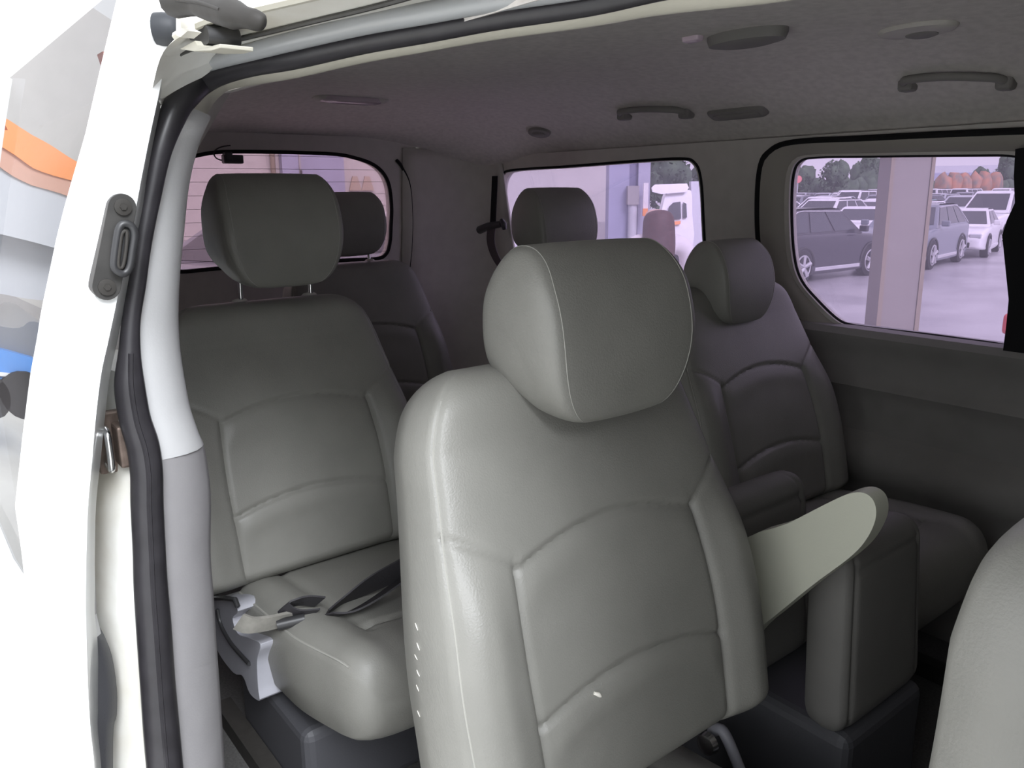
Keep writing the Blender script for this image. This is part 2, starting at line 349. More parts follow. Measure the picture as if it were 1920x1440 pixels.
T_px = [((1600, -22), 'Y', .545), ((1440, 0), 'Y', .53), ((1240, 19), 'Y', .508), ((1100, 42), 'Y', .49), ((925, 66), 'Y', .47), ((800, 87), 'Y', .45), ((675, 112), 'Y', .43), ((550, 142), 'Y', .41), ((437, 163), 'Y', .388), ((414, 176), 'Y', .38), ((396, 199), 'Y', .372),
        ((379, 234), 'X', -1.045), ((369, 263), 'X', -1.045), ((353, 345), 'X', -1.045), ((345, 431), 'X', -1.045), ((337, 526), 'X', -1.045), ((335, 600), 'X', -1.045), ((339, 661), 'X', -1.045), ((349, 725), 'X', -1.045), ((358, 768), 'X', -1.045), ((373, 812), 'X', -1.045), ((384, 842), 'X', -1.045), ((395, 925), 'X', -1.045), ((395, 1040), 'X', -1.045), ((401, 1120), 'X', -1.045), ((406, 1200), 'X', -1.045), ((413, 1300), 'X', -1.045), ((422, 1440), 'X', -1.045), ((428, 1530), 'X', -1.045)]
Ip = [U(*p, a, v) for p, a, v in I_px]; Tp = [U(*p, a, v) for p, a, v in T_px]
SUB = 5
Is, Ts = cr(Ip, SUB), cr(Tp, SUB)
def band(i0, i1, name, m, bulge=.012, gap=0):
    rows = []
    for i in range(i0, i1+1):
        a, b = Is[i], Ts[i]; t = (b-a).normalized(); al = (Is[min(i+1, len(Is)-1)]-Is[max(i-1, 0)]).normalized()
        n_ = al.cross(t).normalized()
        if n_.dot(CAM-a) < 0: n_ = -n_
        wv = (b-a); va = (a-CAM).normalized()*.03; vb_ = (b-CAM).normalized()*.03
        rows.append([a+va, a, a+wv*.12+n_*bulge*.5, a+wv*.35+n_*bulge, a+wv*.62+n_*bulge, a+wv*.85+n_*bulge*.5, b, b+vb_-wv*.08])
    o = mk(name, *loft(rows, True, True), m, smooth=50); return tag(o, kind='structure')
k1 = 10*SUB+3; k2 = 20*SUB+4; k3 = 25*SUB+2; kE = len(Is)-1
band(0, k1, 'trim_7', M['beige'], .006)
band(k1, k2, 'trim_8', M['trim_lt'], .012)
band(k2, k3, 'trim_9', M['trim_md'], .010)
band(k3, kE, 'trim_10', M['trim_md'], .0095)
gp = [((1400, -52), 'Y', .485, 22), ((1230, -20), 'Y', .465, 22), ((1100, 8), 'Y', .448, 22), ((925, 34), 'Y', .43, 22), ((800, 57), 'Y', .412, 22), ((675, 80), 'Y', .392, 21), ((550, 108), 'Y', .37, 21), ((467, 123), 'Y', .352, 20), ((410, 137), 'Y', .335, 22), ((375, 154), 'Y', .320, 24), ((348, 180), 'X', -.965, 24),
      ((329, 206), 'X', -.96, 24), ((301, 280), 'X', -.955, 20), ((283, 365), 'X', -.955, 18), ((266, 455), 'X', -.955, 17), ((255, 535), 'X', -.955, 17), ((246, 600), 'X', -.955, 16), ((243, 660), 'X', -.955, 19), ((243, 722), 'X', -.955, 26), ((253, 785), 'X', -.955, 27), ((268, 835), 'X', -.955, 28), ((275, 885), 'X', -.955, 28), ((276, 944), 'X', -.955, 28), ((280, 1030), 'X', -.955, 28), ((283, 1100), 'X', -.955, 29), ((289, 1180), 'X', -.955, 30), ((296, 1280), 'X', -.955, 30), ((304, 1380), 'X', -.955, 31), ((314, 1490), 'X', -.955, 31)]
gc = []; gr = []
for p, a, v, rp_ in gp:
    q = U(*p, a, v); gc.append(q); gr.append(rp_*1.02*(q-CAM).dot(_f)/F)
gcs = cr(gc, 5); grs = [x.x for x in cr([Vector((x, 0, 0)) for x in gr], 5)]
o = MB().box((.46, .46, 1.765), (1.50, .10, .09)).out('wall_header', M['trim_dk'], smooth=False); tag(o, kind='structure')
seal = empty('door_seal', gc[20], 'thick black rubber seal running round the open side doorway of the van', 'door seal')
mk('seal_bulb', *tube(gcs, grs, 16), M['rubber'], seal)
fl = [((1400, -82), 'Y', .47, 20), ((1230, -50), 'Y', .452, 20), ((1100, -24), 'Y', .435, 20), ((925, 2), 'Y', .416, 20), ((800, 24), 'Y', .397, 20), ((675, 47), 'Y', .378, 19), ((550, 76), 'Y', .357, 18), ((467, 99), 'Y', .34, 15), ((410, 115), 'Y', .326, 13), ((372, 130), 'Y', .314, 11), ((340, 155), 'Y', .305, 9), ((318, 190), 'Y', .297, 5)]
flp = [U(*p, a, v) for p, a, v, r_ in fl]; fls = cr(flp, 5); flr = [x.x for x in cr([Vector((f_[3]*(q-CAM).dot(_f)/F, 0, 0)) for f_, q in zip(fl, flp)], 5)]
mk('seal_sky_highlight', *tube(fls, flr, 14), mat('rubber_sky_highlight', (.33, .34, .35), .3, spec=.8), seal)  # pale tube: sky highlight on the black rubber, put into colour and shape
lip = [c+Vector((.9, -.1, 0)).normalized()*r_*.95 for c, r_ in zip(gcs, grs)][85:]
mk('seal_lip', *tube(lip, .003, 6), M['rubber'], seal)

# body metal behind the seal: lower pillar (dirty white) and the roof rail
rows = []
for (lx, rx, y) in [(196, 232, 690), (190, 240, 760), (180, 252, 830), (172, 262, 900), (168, 262, 960), (164, 268, 1050), (165, 272, 1120), (168, 276, 1200), (175, 284, 1300), (182, 292, 1440), (185, 300, 1540)]:
    a = U(lx, y, 'X', -1.06); b = U(rx, y, 'X', -.99); m1 = a.lerp(b, .45)+Vector((.035, 0, 0)); m2 = a.lerp(b, .8)+Vector((.03, 0, 0))
    rows.append([a+Vector((0, -.03, 0)), a, m1, m2, b, b+Vector((-.10, .05, 0)), a+Vector((-.14, .02, 0))])
o = mk('trim_11', *loft(rows, True, True), M['whited'], smooth=60); tag(o, kind='structure')
# latch striker with greasy plate
st = empty('door_striker', U(218, 830, 'X', -.995), 'greasy brown metal door striker on the white pillar left of the black seal', 'striker')
p = U(218, 830, 'X', -.995)
so = MB().box(p+Vector((-.01, 0, 0)), (.012, .04, .075)).out('base_plate', M['grease'], st, smooth=False); bevel(so, .003)
so = MB().box(p+Vector((.012, .004, .0)), (.03, .014, .05)).out('striker_block', M['grease'], st, smooth=False); bevel(so, .003)
lp = [p+Vector((0, -.012, .022)), p+Vector((.03, -.014, .022)), p+Vector((.034, -.014, 0)), p+Vector((.03, -.014, -.022)), p+Vector((0, -.012, -.022))]
mk('striker_loop', *tube(cr(lp, 5), .004, 8), M['steel'], st)
# roof rail outside, above the seal
A = [U(*p, 'Y', v) for p, v in [((298, 200), .283), ((318, 142), .290), ((364, 107), .302), ((408, 95), .315), ((467, 79), .330), ((592, 47), .35), ((717, 20), .37), ((900, -22), .40), ((1100, -80), .43), ((1400, -110), .46)]]
B = [U(*p, 'Y', v) for p, v in [((290, 200), .270), ((306, 140), .274), ((345, 100), .283), ((412, 84), .30), ((480, 68), .315), ((600, 39), .335), ((717, 11), .355), ((900, -40), .385), ((1100, -95), .415), ((1400, -150), .445)]]
Cc = [U(*p, 'Y', v) for p, v in [((280, 195), .25), ((300, 110), .25), ((335, 70), .253), ((400, 38), .275), ((470, 22), .29), ((600, -8), .31), ((717, -38), .33), ((900, -85), .36), ((1100, -140), .39), ((1400, -195), .42)]]
As, Bs, Cs = cr(A, 4), cr(B, 4), cr(Cc, 4)
rows = [[a+Vector((-.0, .05, .03)), a, b, b+Vector((0, .004, .002)), c, c+Vector((0, .03, .03)), c+Vector((0, .12, .07)), c+Vector((0, .14, .04))] for a, b, c in zip(As, Bs, Cs)]
o = mk('wall_roof_rail', *loft(rows, True, True), M['whited'], smooth=40); tag(o, kind='structure')
o = mk('trim_12', *tube([b+Vector((0, -.002, 0)) for b in Bs], .0022, 6), M['guide']); tag(o, kind='structure')
o = mk('trim_13', *tube([c+Vector((0, -.003, 0)) for c in Cs[8:]], .004, 6), M['beige']); tag(o, kind='structure')
# upper slide arm in the rail
arm = empty('sliding_door_arm', U(400, 25, 'Y', .25), 'dark metal arm of the sliding door reaching into the white roof rail', 'door arm')
pts = [(328, 2, .25), (370, 8, .25), (415, 20, .25), (450, 30, .25), (480, 38, .255), (498, 44, .26)]
ap = cr([U(x, y, 'Y', v-.015) for x, y, v in pts], 5); ar = [.0135, .0135, .0125, .011, .010, .009, .010, .0105, .0105, .011, .011, .011, .011, .011, .010, .009, .008, .0075, .0075, .0075, .0075, .007, .0065, .006, .005, .003]
mk('arm_bar', *tube(ap, ar[:len(ap)], 12), M['dkmetal'], arm)
mk('arm_rib', *tube(cr([U(x, y, 'Y', .225) for x, y in [(330, 0), (370, 4), (412, 18)]], 4), .0016, 8), M['dkmetal'], arm)
hk = MB().add(*solid([U(x, y, 'Y', .245) for x, y in [(330, 30), (338, 34), (340, 52), (352, 58), (338, 70), (330, 66)]], (0, .012, 0)))
hk.out('arm_bracket', M['whited'], arm, smooth=False)
blk = empty('track_hole_shade', U(370, 66, 'Y', .285), 'black block put in for the shaded hole in the white roof rail beside the cream bracket', 'dark hole')
vs_, fs_ = solid(cr([U(x, y, 'Y', .268) for x, y in [(354, 56), (372, 46), (386, 48), (391, 62), (391, 80), (380, 85), (366, 78), (354, 72)]], 3, True), (0, .03, 0)); mk('block', vs_, fs_, M['plast_blk'], blk, smooth=40)  # solid black shape put in for the shade inside the rail's hole
br = empty('track_bracket', U(375, 88, 'Y', .27), 'small cream metal bracket under the black block at the end of the roof rail', 'bracket')
vs_, fs_ = solid([U(x, y, 'Y', .262) for x, y in [(336, 92), (365, 76), (370, 84), (396, 86), (412, 82), (412, 90), (395, 95), (362, 96)]], (0, .03, 0)); bevel(mk('bracket_plate', vs_, fs_, M['beige'], br, smooth=False), .002)

# ------------------------------------------------------------------ sliding door, slid back along the outside
rowsd = [(-60, 226, 256, 322, 333), (60, 204, 236, 316, 329), (150, 183, 222, 303, 310), (250, 160, 207, 282, 292), (330, 137, 194, 266, 278), (390, 120, 186, 255, 270), (450, 105, 177, 243, 258), (560, 82, 162, 220, 236), (640, 68, 151, 203, 220), (700, 57, 145, 190, 207), (780, 47, 134, 180, 197), (860, 38, 124, 173, 189), (950, 28, 114, 165, 180), (1040, 14, 107, 162, 178), (1100, 2, 103, 161, 178), (1150, -30, 100, 161, 178), (1190, -30, 96, 162, 182), (1230, -30, 88, 163, 184), (1262, -30, 70, 164, 184), (1290, -30, 56, 165, 184), (1330, -30, 46, 167, 184), (1372, -30, 47, 170, 184), (1440, -30, 42, 177, 190), (1540, -30, 38, 180, 194)]
sd = empty('sliding_door', (-1.2, .12, .3), 'white sliding side door slid fully back, its front edge facing the opening', 'sliding door')
XD = -.92
Gr, Or, Er, Jr, Sr = [], [], [], [], []
for y, gx, ox, ix, sx in rowsd:
    O_ = U(ox, y, 'X', XD-.012); G_ = U(gx, y, 'Y', O_.y-.001); I_ = U(ix, y, 'X', XD); S_ = U(sx, y, 'X', XD-.035)
    Gr.append(G_); Or.append(O_); Er.append(U(ox, y, 'X', XD-.012).lerp(I_, .16)+Vector((.011, 0, 0))); Jr.append(I_); Sr.append(S_)
zs = [o_.z for o_ in Or]
def yskin(z):
    for i in range(len(zs)-1):
        if zs[i] >= z >= zs[i+1]: t = (zs[i]-z)/(zs[i]-zs[i+1]); return Or[i].y+(Or[i+1].y-Or[i].y)*t
    return Or[0].y if z > zs[0] else Or[-1].y
def skin_hit(px, py):
    d = D(px, py); y = .15
    for _ in range(60):
        t = y/d.y; p = CAM+d*t; y = .5*y+.5*yskin(p.z)
    return CAM+d*(y/d.y)
for i, (y, gx, ox, ix, sx) in enumerate(rowsd):
    if y <= 1100: Gr[i] = skin_hit(gx, y)
    if Gr[i].x < -1.9: Gr[i].x = -1.9
def back(i, X): return Vector((X, Or[i].y, Or[i].z))
gpts = sorted([(g_.z, g_.x) for g_, r0_ in zip(Gr, rowsd) if r0_[0] <= 1100], reverse=True)
zlow = min(z for z, x in gpts)
def interp_rows(rows, sub=4):
    cols = [cr([r_[k] for r_ in rows], sub) for k in range(len(rows[0]))]
    return [[c[i] for c in cols] for i in range(len(cols[0]))]
def xg(z):
    if z <= zlow: return -1.9
    for (za, xa), (zb, xb) in zip(gpts, gpts[1:]):
        if za >= z >= zb: return max(-1.9, xa+(xb-xa)*(za-z)/(za-zb+1e-9))
    return gpts[0][1]
rows = interp_rows([[Or[i], Er[i], Jr[i], Sr[i], Sr[i]+Vector((-.06, 0, 0)), Vector((Or[i].x-.12, Or[i].y+.025, Or[i].z))] for i in range(len(rowsd))], 6)
full = []
for r_ in rows:
    O_ = r_[0]; g1 = Vector((xg(O_.z), O_.y, O_.z)); full.append([g1+Vector((0, .010, 0)), g1, g1.lerp(O_, .5), g1.lerp(O_, .93)]+r_)
mk('door_panel', *loft(full, True, True), M['white'], sd, smooth=60)
gl2 = [[Vector((xg(r_[0].z)+.01, r_[0].y+.003, r_[0].z)), Vector(((xg(r_[0].z)-1.95)/2, r_[0].y+.003, r_[0].z)), Vector((-1.95, r_[0].y+.003, r_[0].z))] for r_ in rows if r_[0].z > zlow-.02]
mk('door_glass', *loft(gl2, False), M['g_door'], sd, smooth=True)
rows = [[Vector((-1.90, Or[i].y-.002, Or[i].z)), Vector((-2.05, Or[i].y, Or[i].z)), Vector((-2.05, Or[i].y+.03, Or[i].z)), Vector((-1.90, Or[i].y+.03, Or[i].z))] for i in range(len(rowsd))]
mk('rear_frame', *loft(rows, True, True), M['white'], sd, smooth=40)
# inner trim of the door seen past its edge
def strip(pts, X, th, m, name, bulge=.01):
    rows = []
    for y, a, b in pts:
        A_, B_ = U(a, y, 'X', X), U(b, y, 'X', X-.03); mm = A_.lerp(B_, .6)+Vector((bulge, 0, 0))
        rows.append([A_, mm, B_, B_+Vector((-th, .0, 0)), A_+Vector((-th, 0, 0))])
    return mk(name, *loft(interp_rows(rows, 3), True, True), m, sd, smooth=50)
strip([(988, 158, 179), (1060, 158, 178), (1150, 158, 181)], XD-.03, .05, M['trim_md'], 'inner_trim')
strip([(1150, 158, 181), (1172, 158, 186), (1190, 158, 190)], XD-.03, .05, M['trim_lt'], 'trim_cap')
strip([(1190, 158, 195), (1230, 160, 210), (1290, 162, 219), (1340, 162, 219), (1365, 164, 213), (1440, 168, 212), (1520, 172, 212)], XD-.03, .05, M['dkpanel'], 'lower_inner_panel')
# locator guide on the door edge
gd = []
XL = XD+.006
c1, c2 = U(229, 388, 'X', XL), U(199, 538, 'X', XL); ax = (c1-c2).normalized(); sd_ = Vector((1, 0, 0)).cross(ax).normalized(); R_ = .0135
outl = [c1+(sd_*math.cos(a)+ax*math.sin(a))*R_ for a in [math.pi*k/12 for k in range(13)]]+[c2+(sd_*math.cos(a)+ax*math.sin(a))*R_ for a in [math.pi+math.pi*k/12 for k in range(13)]]
loc = mk('locator_guide', *solid([p+Vector((.002, 0, 0)) for p in outl], (-.02, 0, 0)), M['guide'], sd, smooth=40); bevel(loc, .002, 2)
for c in (c1, c2):
    n_ = MB(); n_.add(*tube([c+Vector((.001, 0, 0)), c+Vector((.005, 0, 0)), c+Vector((.0055, 0, 0))], [.0085, .0085, .006], 20))
    n_.add(*tube([c+Vector((.005, 0, 0)), c+Vector((.0072, 0, 0))], [.004, .0035], 6))
    s_ = n_.out('screw', M['steel'] if False else M['dkmetal'], None, smooth=40); s_.parent = loc; s_.location = (0, 0, 0)
q = [U(x, y, 'X', XL+.012) for x, y in [(232, 420), (246, 424), (252, 440), (248, 470), (243, 500), (234, 512), (222, 510), (214, 500), (215, 480), (220, 445), (224, 428)]]
lo = mk('guide_loop', *tube(cr(q, 4, True), .0042, 8, True), M['plast_blk']); lo.parent = loc
lo2 = mk('guide_block', *solid([p_+Vector((-.001, 0, 0)) for p_ in cr(q, 3, True)], (-.012, 0, 0)), M['plast_blk'], smooth=40); lo2.parent = loc
lo3 = mk('guide_rib', *tube(cr([U(x, y, 'X', XL+.014) for x, y in [(238, 436), (236, 470), (230, 500), (222, 498), (224, 470), (229, 438)]], 4, True), .002, 8, True), M['dkmetal']); lo3.parent = loc
# rubber stop near the top of the door edge
c = U(303, 55, 'X', XD+.0); dirn = (Vector((.6, .8, .0))).normalized()
mk('rubber_stop', *tube([c-dirn*.005, c+dirn*.004, c+dirn*.014, c+dirn*.019, c+dirn*.02], [.016, .0165, .0145, .011, .006], 20), mat('blue_grey_rubber', (.02, .022, .027), .6), sd)

# ------------------------------------------------------------------ seats
def pad(L, hw, th, disp, nv=150, nu=100, nb=22, p=7, center=None, cv0=.06, cv1=.10):
    """upholstered pad: x = front normal, y = across, z = along. returns verts, faces"""
    rings = []
    for i in range(nv+1):
        s = i/nv; v = .5*s+.5*(.5-.5*math.cos(math.pi*s)); r = 1
        if v > 1-cv1: r = max(0.02, (1-((v-(1-cv1))/cv1)**2.4))**(1/2.4)
        if v < cv0: r = min(r, max(0.02, (1-((cv0-v)/cv0)**2.4))**(1/2.4))
        H = hw(v)*(1-(1-r)*.22); T = th(v)*r; cx = center(v) if center else 0; ring = []
        for k in range(nu+1):
            sg = -1+2*k/nu; uu = .45*sg+.55*math.sin(math.pi/2*sg); b = (1-abs(uu)**p)**(1/p) if abs(uu) < 1 else 0
            ring.append(Vector((cx+T*b+disp(uu, v)*r*min(1, b*1.3), H*uu, v*L)))
        for k in range(1, nb):
            sg = 1-2*k/nb; uu = .4*sg+.6*math.sin(math.pi/2*sg); b = (1-abs(uu)**4)**(1/4)
            ring.append(Vector((cx-T*b*1.0, H*uu, v*L)))
        rings.append(ring)
    return loft(rings, True, True)
def bk_hw(v): return (.283-.012*(1-v)**2-.055*sstep(.30, 1.0, v)-.045*max(0, (v-.80)/.2)**2.2)
def bk_th(v): return .092-.028*v
def bk_disp(u, v):
    a = abs(u); d = 0
    seam_a = .57+.055*(1-(u/.62)**2); seam_b = .245+.05*(1-(u/.62)**2)
    bol = sstep(.60, .82, a)*(1-sstep(.46, .68, v)); d += .018*bol*(1-.5*sstep(.85, 1, a))
    if a < .62:
        inside = 1-sstep(.50, .62, a)
        d += -.004*(1-sstep(seam_a-.012, seam_a+.012, v))
        d -= .005*gau(v-seam_a, .007)+.006*gau(v-seam_b, .008)
        d += .005*gau(v-seam_b+.05, .04)*inside+.004*gau(v-seam_a+.05, .04)*inside
    vline = .60-.10*sstep(.3, .0, v)*0
    if v < .62: d -= .005*gau(a-.62, .018)*(1-sstep(.56, .62, v))
    if a > .6:
        vb = .57+.11*((a-.6)/.4)**.7; d -= .004*gau(v-vb, .006)
    d -= .003*gau(a-.955, .012)
    return d
def hwf(z):
    z = max(0, min(1, z)); k = 1-.07*sstep(.72, 1, z)
    if z < .52: k *= .50+.50*math.sqrt(max(0, 1-((.52-z)/.52)**2.3))
    return k
HRP = [(.028, .0), (.048, .035), (.062, .10), (.058, .16), (.040, .205), (.010, .232), (-.028, .236), (-.062, .214), (-.088, .168), (-.096, .118), (-.090, .082), (-.070, .060), (-.042, .040), (-.012, .012)]
def headrest_mesh(wd=.128, sc=1.0):
    prof_ = [Vector((x*sc, 0, z*sc)) for x, z in HRP]; prof_ = cr(prof_, 5, True); c = Vector((-.01*sc, 0, .125*sc))
    st = []
    for y, k in [(1.045, .02), (1.04, .35), (1.03, .65), (1.0, .85), (.975, .925), (.94, .965), (.90, .985), (.87, .995), (.8, 1), (.5, 1.008), (0, 1.012)]: st.append((y, k))
    st = st+[(-y, k) for y, k in reversed(st[:-1])]
    rings = []
    for y, k in st:
        ring = []
        for p in prof_:
            q = c+(p-c)*k; zf = q.z/(.236*sc); wf = hwf(zf)
            ring.append(Vector((q.x, y*wd*wf, q.z)))
        rings.append(ring)
    vs, fs = loft(rings, True, True)
    pipes = []
    for sg in (-1, 1):
        pipes.append([Vector((((c+(p-c)*.992).x), sg*.885*wd*hwf(p.z/(.236*sc)), (c+(p-c)*.992).z)) for p in prof_])
    return (vs, fs), pipes
def tf(vs, R, t): return [R @ Vector(v)+t for v in vs]
def seat(name, label, pos, rz=0, rec=17, L=.58, wscale=1, hr=None, hr_off=.0, hr_fwd=.03, posts=True, cushion=True, hr_w=.128, hr_sc=1, cat='car seat', group=None, m='leather', zp=.80, cush=(.50, .27), hr_lat=0, base=True, back=True, fine=1, collar=True, cush_off=(0, 0, 0)):
    e = empty(name, (pos[0], pos[1], .45), label, cat, group, math.radians(rz))
    z0 = zp-.45
    R = Matrix.Rotation(-math.radians(rec), 3, 'Y'); t = Vector((0, 0, z0))
    def part(nm, vs, fs, mt, par=e, smooth=True):
        return mk(nm, vs, fs, mt, par, smooth, local=True)
    nv, nu = int(150*fine), int(100*fine)
    vs, fs = pad(L, lambda v: bk_hw(v)*wscale, bk_th, bk_disp, nv, nu, center=lambda v: .02*math.sin(math.pi*min(1, v*1.2))-.012)
    bk = part('backrest', tf(vs, R, t), fs, M[m], smooth=60)
    # piping seams down both front edges
    for sg in (-1, 1):
        pts = []
        for i in range(30):
            v = .04+.90*i/29; H = bk_hw(v)*wscale*(1-.0*v); r = 1
            if v > .9: r = max(.02, 1-((v-.9)/.1)**2.4)**(1/2.4)
            uu = .955; b = (1-uu**7)**(1/7)
            pts.append(Vector((.02*math.sin(math.pi*min(1, v*1.2))-.012+bk_th(v)*r*b+bk_disp(uu, v)*r-.001, sg*H*(1-(1-r)*.22)*uu, v*L)))
        part('edge_seam', *(lambda a: (tf(a[0], R, t), a[1]))(tube(pts, .0018, 6)), M['stitch'], bk)
    if hr is not False:
        (hv, hf), pipes = headrest_mesh(hr_w, hr_sc)
        th_ = t+R @ Vector((hr_fwd, 0, L-.02+hr_off)); th_.y += hr_lat
        R2 = Matrix.Rotation(-math.radians(rec*.55), 3, 'Y')
        h = part('headrest', tf(hv, R2, th_), hf, M[m], smooth=60)
        for pp in pipes: part('piping', *(lambda a: (tf(a[0], R2, th_), a[1]))(tube(pp, .0008, 6, True)), M['stitch'], h)
        for sg in (-1, 1):
            a_ = t+R @ Vector((-.01, sg*.079, L-.03)); a_.y += hr_lat; b_ = th_+R2 @ Vector((-.03, sg*.079, .06))
            part('post', *tube([a_, b_], .0055, 10), M['steel'], h)
            if collar:
                cc = t+R @ Vector((-.008, sg*.079, L-.004)); cc.y += hr_lat; up = R @ Vector((0, 0, 1))
                part('post_collar', *tube([cc-up*.01, cc+up*.006, cc+up*.010, cc+up*.011], [.017, .017, .013, .006], 16), M['steel'] if collar == 2 else M['trim_dk'], h)
    if cushion:
        Lc, hwc = cush
        def cd_(u, v):
            a = abs(u); d = .012*sstep(.6, .8, a)*(1-.4*sstep(.85, 1, a))-.006*gau(a-.60, .03)*(1 if v < .8 else 0)
            if a < .62: d -= .008*gau(v-.74-.04*(1-(a/.62)**2), .012)
            d -= .003*gau(a-.955, .012)
            return d
        vs, fs = pad(Lc, lambda v: hwc*(.96-.10*sstep(.55, 1, v)), lambda v: .092+.005*math.sin(math.pi*v), cd_, int(80*fine), int(60*fine), p=6, cv0=.05, cv1=.17)
        # lay it down: local z(along) -> +x forward, local x(front normal) -> +z up
        vs = [Vector((v.z-.06+cush_off[0], v.y+cush_off[1], z0-.082+cush_off[2]+v.x*1.0+.05*(v.z/Lc))) for v in vs]
        cu = part('seat_cushion', vs, fs, M[m], smooth=60)
        for sg in (-1, 1):
            pts = []
            for i in range(26):
                v = .05+.86*i/25; H = hwc*(.96-.10*sstep(.55, 1, v)); r = 1
                if v > .83: r = max(.02, 1-((v-.83)/.17)**2.4)**(1/2.4)
                uu = .955; b = (1-uu**6)**(1/6)
                pts.append(Vector((v*Lc-.06+cush_off[0], cush_off[1]+sg*H*(1-(1-r)*.22)*uu, z0-.082+cush_off[2]+(.096)*r*b+cd_(uu, v)*r+.05*v)))
            part('cushion_seam', *tube(cr(pts, 2), .0024, 6), M['stitch'], cu)
    if base:
        bb = MB().box((.14, 0, .09), (.34, .34, .18)); bo = part('seat_base', bb.v, bb.f, M['dkpanel'], smooth=False); bevel(bo, .02, 3)
        for sg in (-1, 1):
            bb = MB().box((.16, sg*.19, .02), (.52, .035, .04)); part('floor_rail', bb.v, bb.f, M['dkmetal'], smooth=False)
    return e
front = seat('captain_chair', 'large grey vinyl seat in the foreground centre with fat headrest and raised armrest', (-.675, .70), rec=15, hr_off=-.070, hr_fwd=.082, hr_lat=.022, hr_sc=.95, collar=2, cush_off=(-.10, 0, -.15))
near3 = seat('captain_chair', 'grey vinyl seat behind the doorway pillar with headrest raised on bare posts', (-1.53, .64), rec=16, hr_off=.035, hr_fwd=.055, hr_lat=.03, collar=1, cush_off=(.07, .075, 0))
farG = seat('captain_chair', 'dark grey seat against the far wall with headrest pushed right down, under the window divider', (-1.07, 1.62), rec=17, hr_off=-.085, hr_fwd=.045, hr_w=.098, hr_sc=.84, hr_lat=-.02)
farR = seat('captain_chair', 'dark seat in front of the rear side window, only its headrest showing', (-1.74, 1.68), rec=17, hr_off=.015, hr_fwd=.02, hr_w=.118)
rear = seat('captain_chair', 'black-looking rearmost seat in the middle of the back row, below the rear window', (-2.24, 1.20), rec=15, hr_off=.036, hr_fwd=.02, hr_sc=.86, hr_w=.12)
drv = seat('captain_chair', 'pale seat back with no headrest showing, cut off at the right edge of the photo', (-.178, .785), rec=-3, hr=False, zp=.765)

# armrest of the foreground seat (its own part)
ya = 1.045
al = cr([U(x, y, 'Y', ya) for x, y in [(1380, 1030), (1480, 980), (1560, 939), (1598, 924), (1624, 926), (1640, 944), (1641, 976), (1622, 1015), (1590, 1048), (1520, 1100), (1432, 1171), (1395, 1190)]], 4, True)
vs_, fs_ = solid(al, (0, .035, 0)); ao = mk('armrest', vs_, fs_, mat('armrest_vinyl', (.50, .505, .42), .5, bump=.2, bscale=420), None, smooth=40)
ao.parent = front; ao.location = -Vector(front.location); bevel(ao, .006, 3, 50)
# recliner foot of foreground seat (silver bolt and lever)
p = U(1330, 1392, 'Y', 1.0)
k_ = mk('recliner_bolt', *tube([p+Vector((0, .0, 0)), p+Vector((0, -.012, 0)), p+Vector((0, -.016, 0))], [.02, .018, .008], 16), M['steel'], None); k_.parent = front; k_.location = -Vector(front.location)
k_ = mk('recliner_lever', *tube(cr([U(x, y, 'Y', 1.02) for x, y in [(1335, 1372), (1352, 1368), (1368, 1395), (1390, 1450)]], 5), .010, 10), M['cover'], None); k_.parent = front; k_.location = -Vector(front.location)

# recliner side cover of the near rear seat
YC = .435
def ppoly(pts, Y, th, m, name, par, bv=.004, sm=4):
    o = mk(name, *solid(cr([U(x, y, 'Y', Y) for x, y in pts], sm, True), (0, th, 0)), m, None, smooth=40); o.parent = par; o.location = -Vector(par.location); bevel(o, bv, 3, 40); return o
cv = ppoly([(396, 1128), (432, 1126), (446, 1146), (436, 1160), (446, 1188), (466, 1196), (488, 1208), (482, 1240), (484, 1290), (486, 1314), (468, 1300), (455, 1268), (438, 1262), (412, 1228), (398, 1190)], YC, .05, M['cover'], 'recliner_cover', near3)
s_ = mk('cover_slot', *tube(cr([U(x, y, 'Y', YC-.002) for x, y in [(408, 1142), (414, 1170), (432, 1204), (452, 1228), (468, 1245)]], 5), .0045, 8), M['plast_blk'], None); s_.parent = cv
s_ = mk('cover_slot', *tube([U(x, y, 'Y', YC-.002) for x, y in [(400, 1122), (420, 1121), (441, 1124), (446, 1138)]], .005, 8), M['plast_blk'], None); s_.parent = cv

# folded jump seat between the two rows
jump = empty('folded_jump_chair', (-.75, 1.24, .45), 'dark upright folded jump seat beneath the raised armrest', 'car seat')
def slab(name, c, hw_, th_, L_, rz, tilt, m, par, nv=60, nu=50, dd=None):
    vs, fs = pad(L_, lambda v: hw_*(1-.10*v), lambda v: th_, dd or (lambda u, v: -.004*gau(abs(u)-.82, .03)+(-.004*gau(v-.88, .02) if abs(u) < .84 else 0)), nv, nu, p=6, cv0=.14, cv1=.14)
    R = Matrix.Rotation(math.radians(rz), 3, 'Z') @ Matrix.Rotation(math.radians(tilt), 3, 'Y')
    o = mk(name, tf(vs, R, Vector(c)), fs, m, None, smooth=60); o.parent = par; o.location = -Vector(par.location); return o
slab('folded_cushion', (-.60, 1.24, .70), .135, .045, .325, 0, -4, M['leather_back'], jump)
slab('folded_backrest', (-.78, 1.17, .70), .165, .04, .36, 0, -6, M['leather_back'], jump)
jb = MB().box((-.72, 1.24, .58), (.34, .26, .26)); j_ = jb.out('jump_seat_base', M['dkpanel'], jump, smooth=False); bevel(j_, .02, 3)

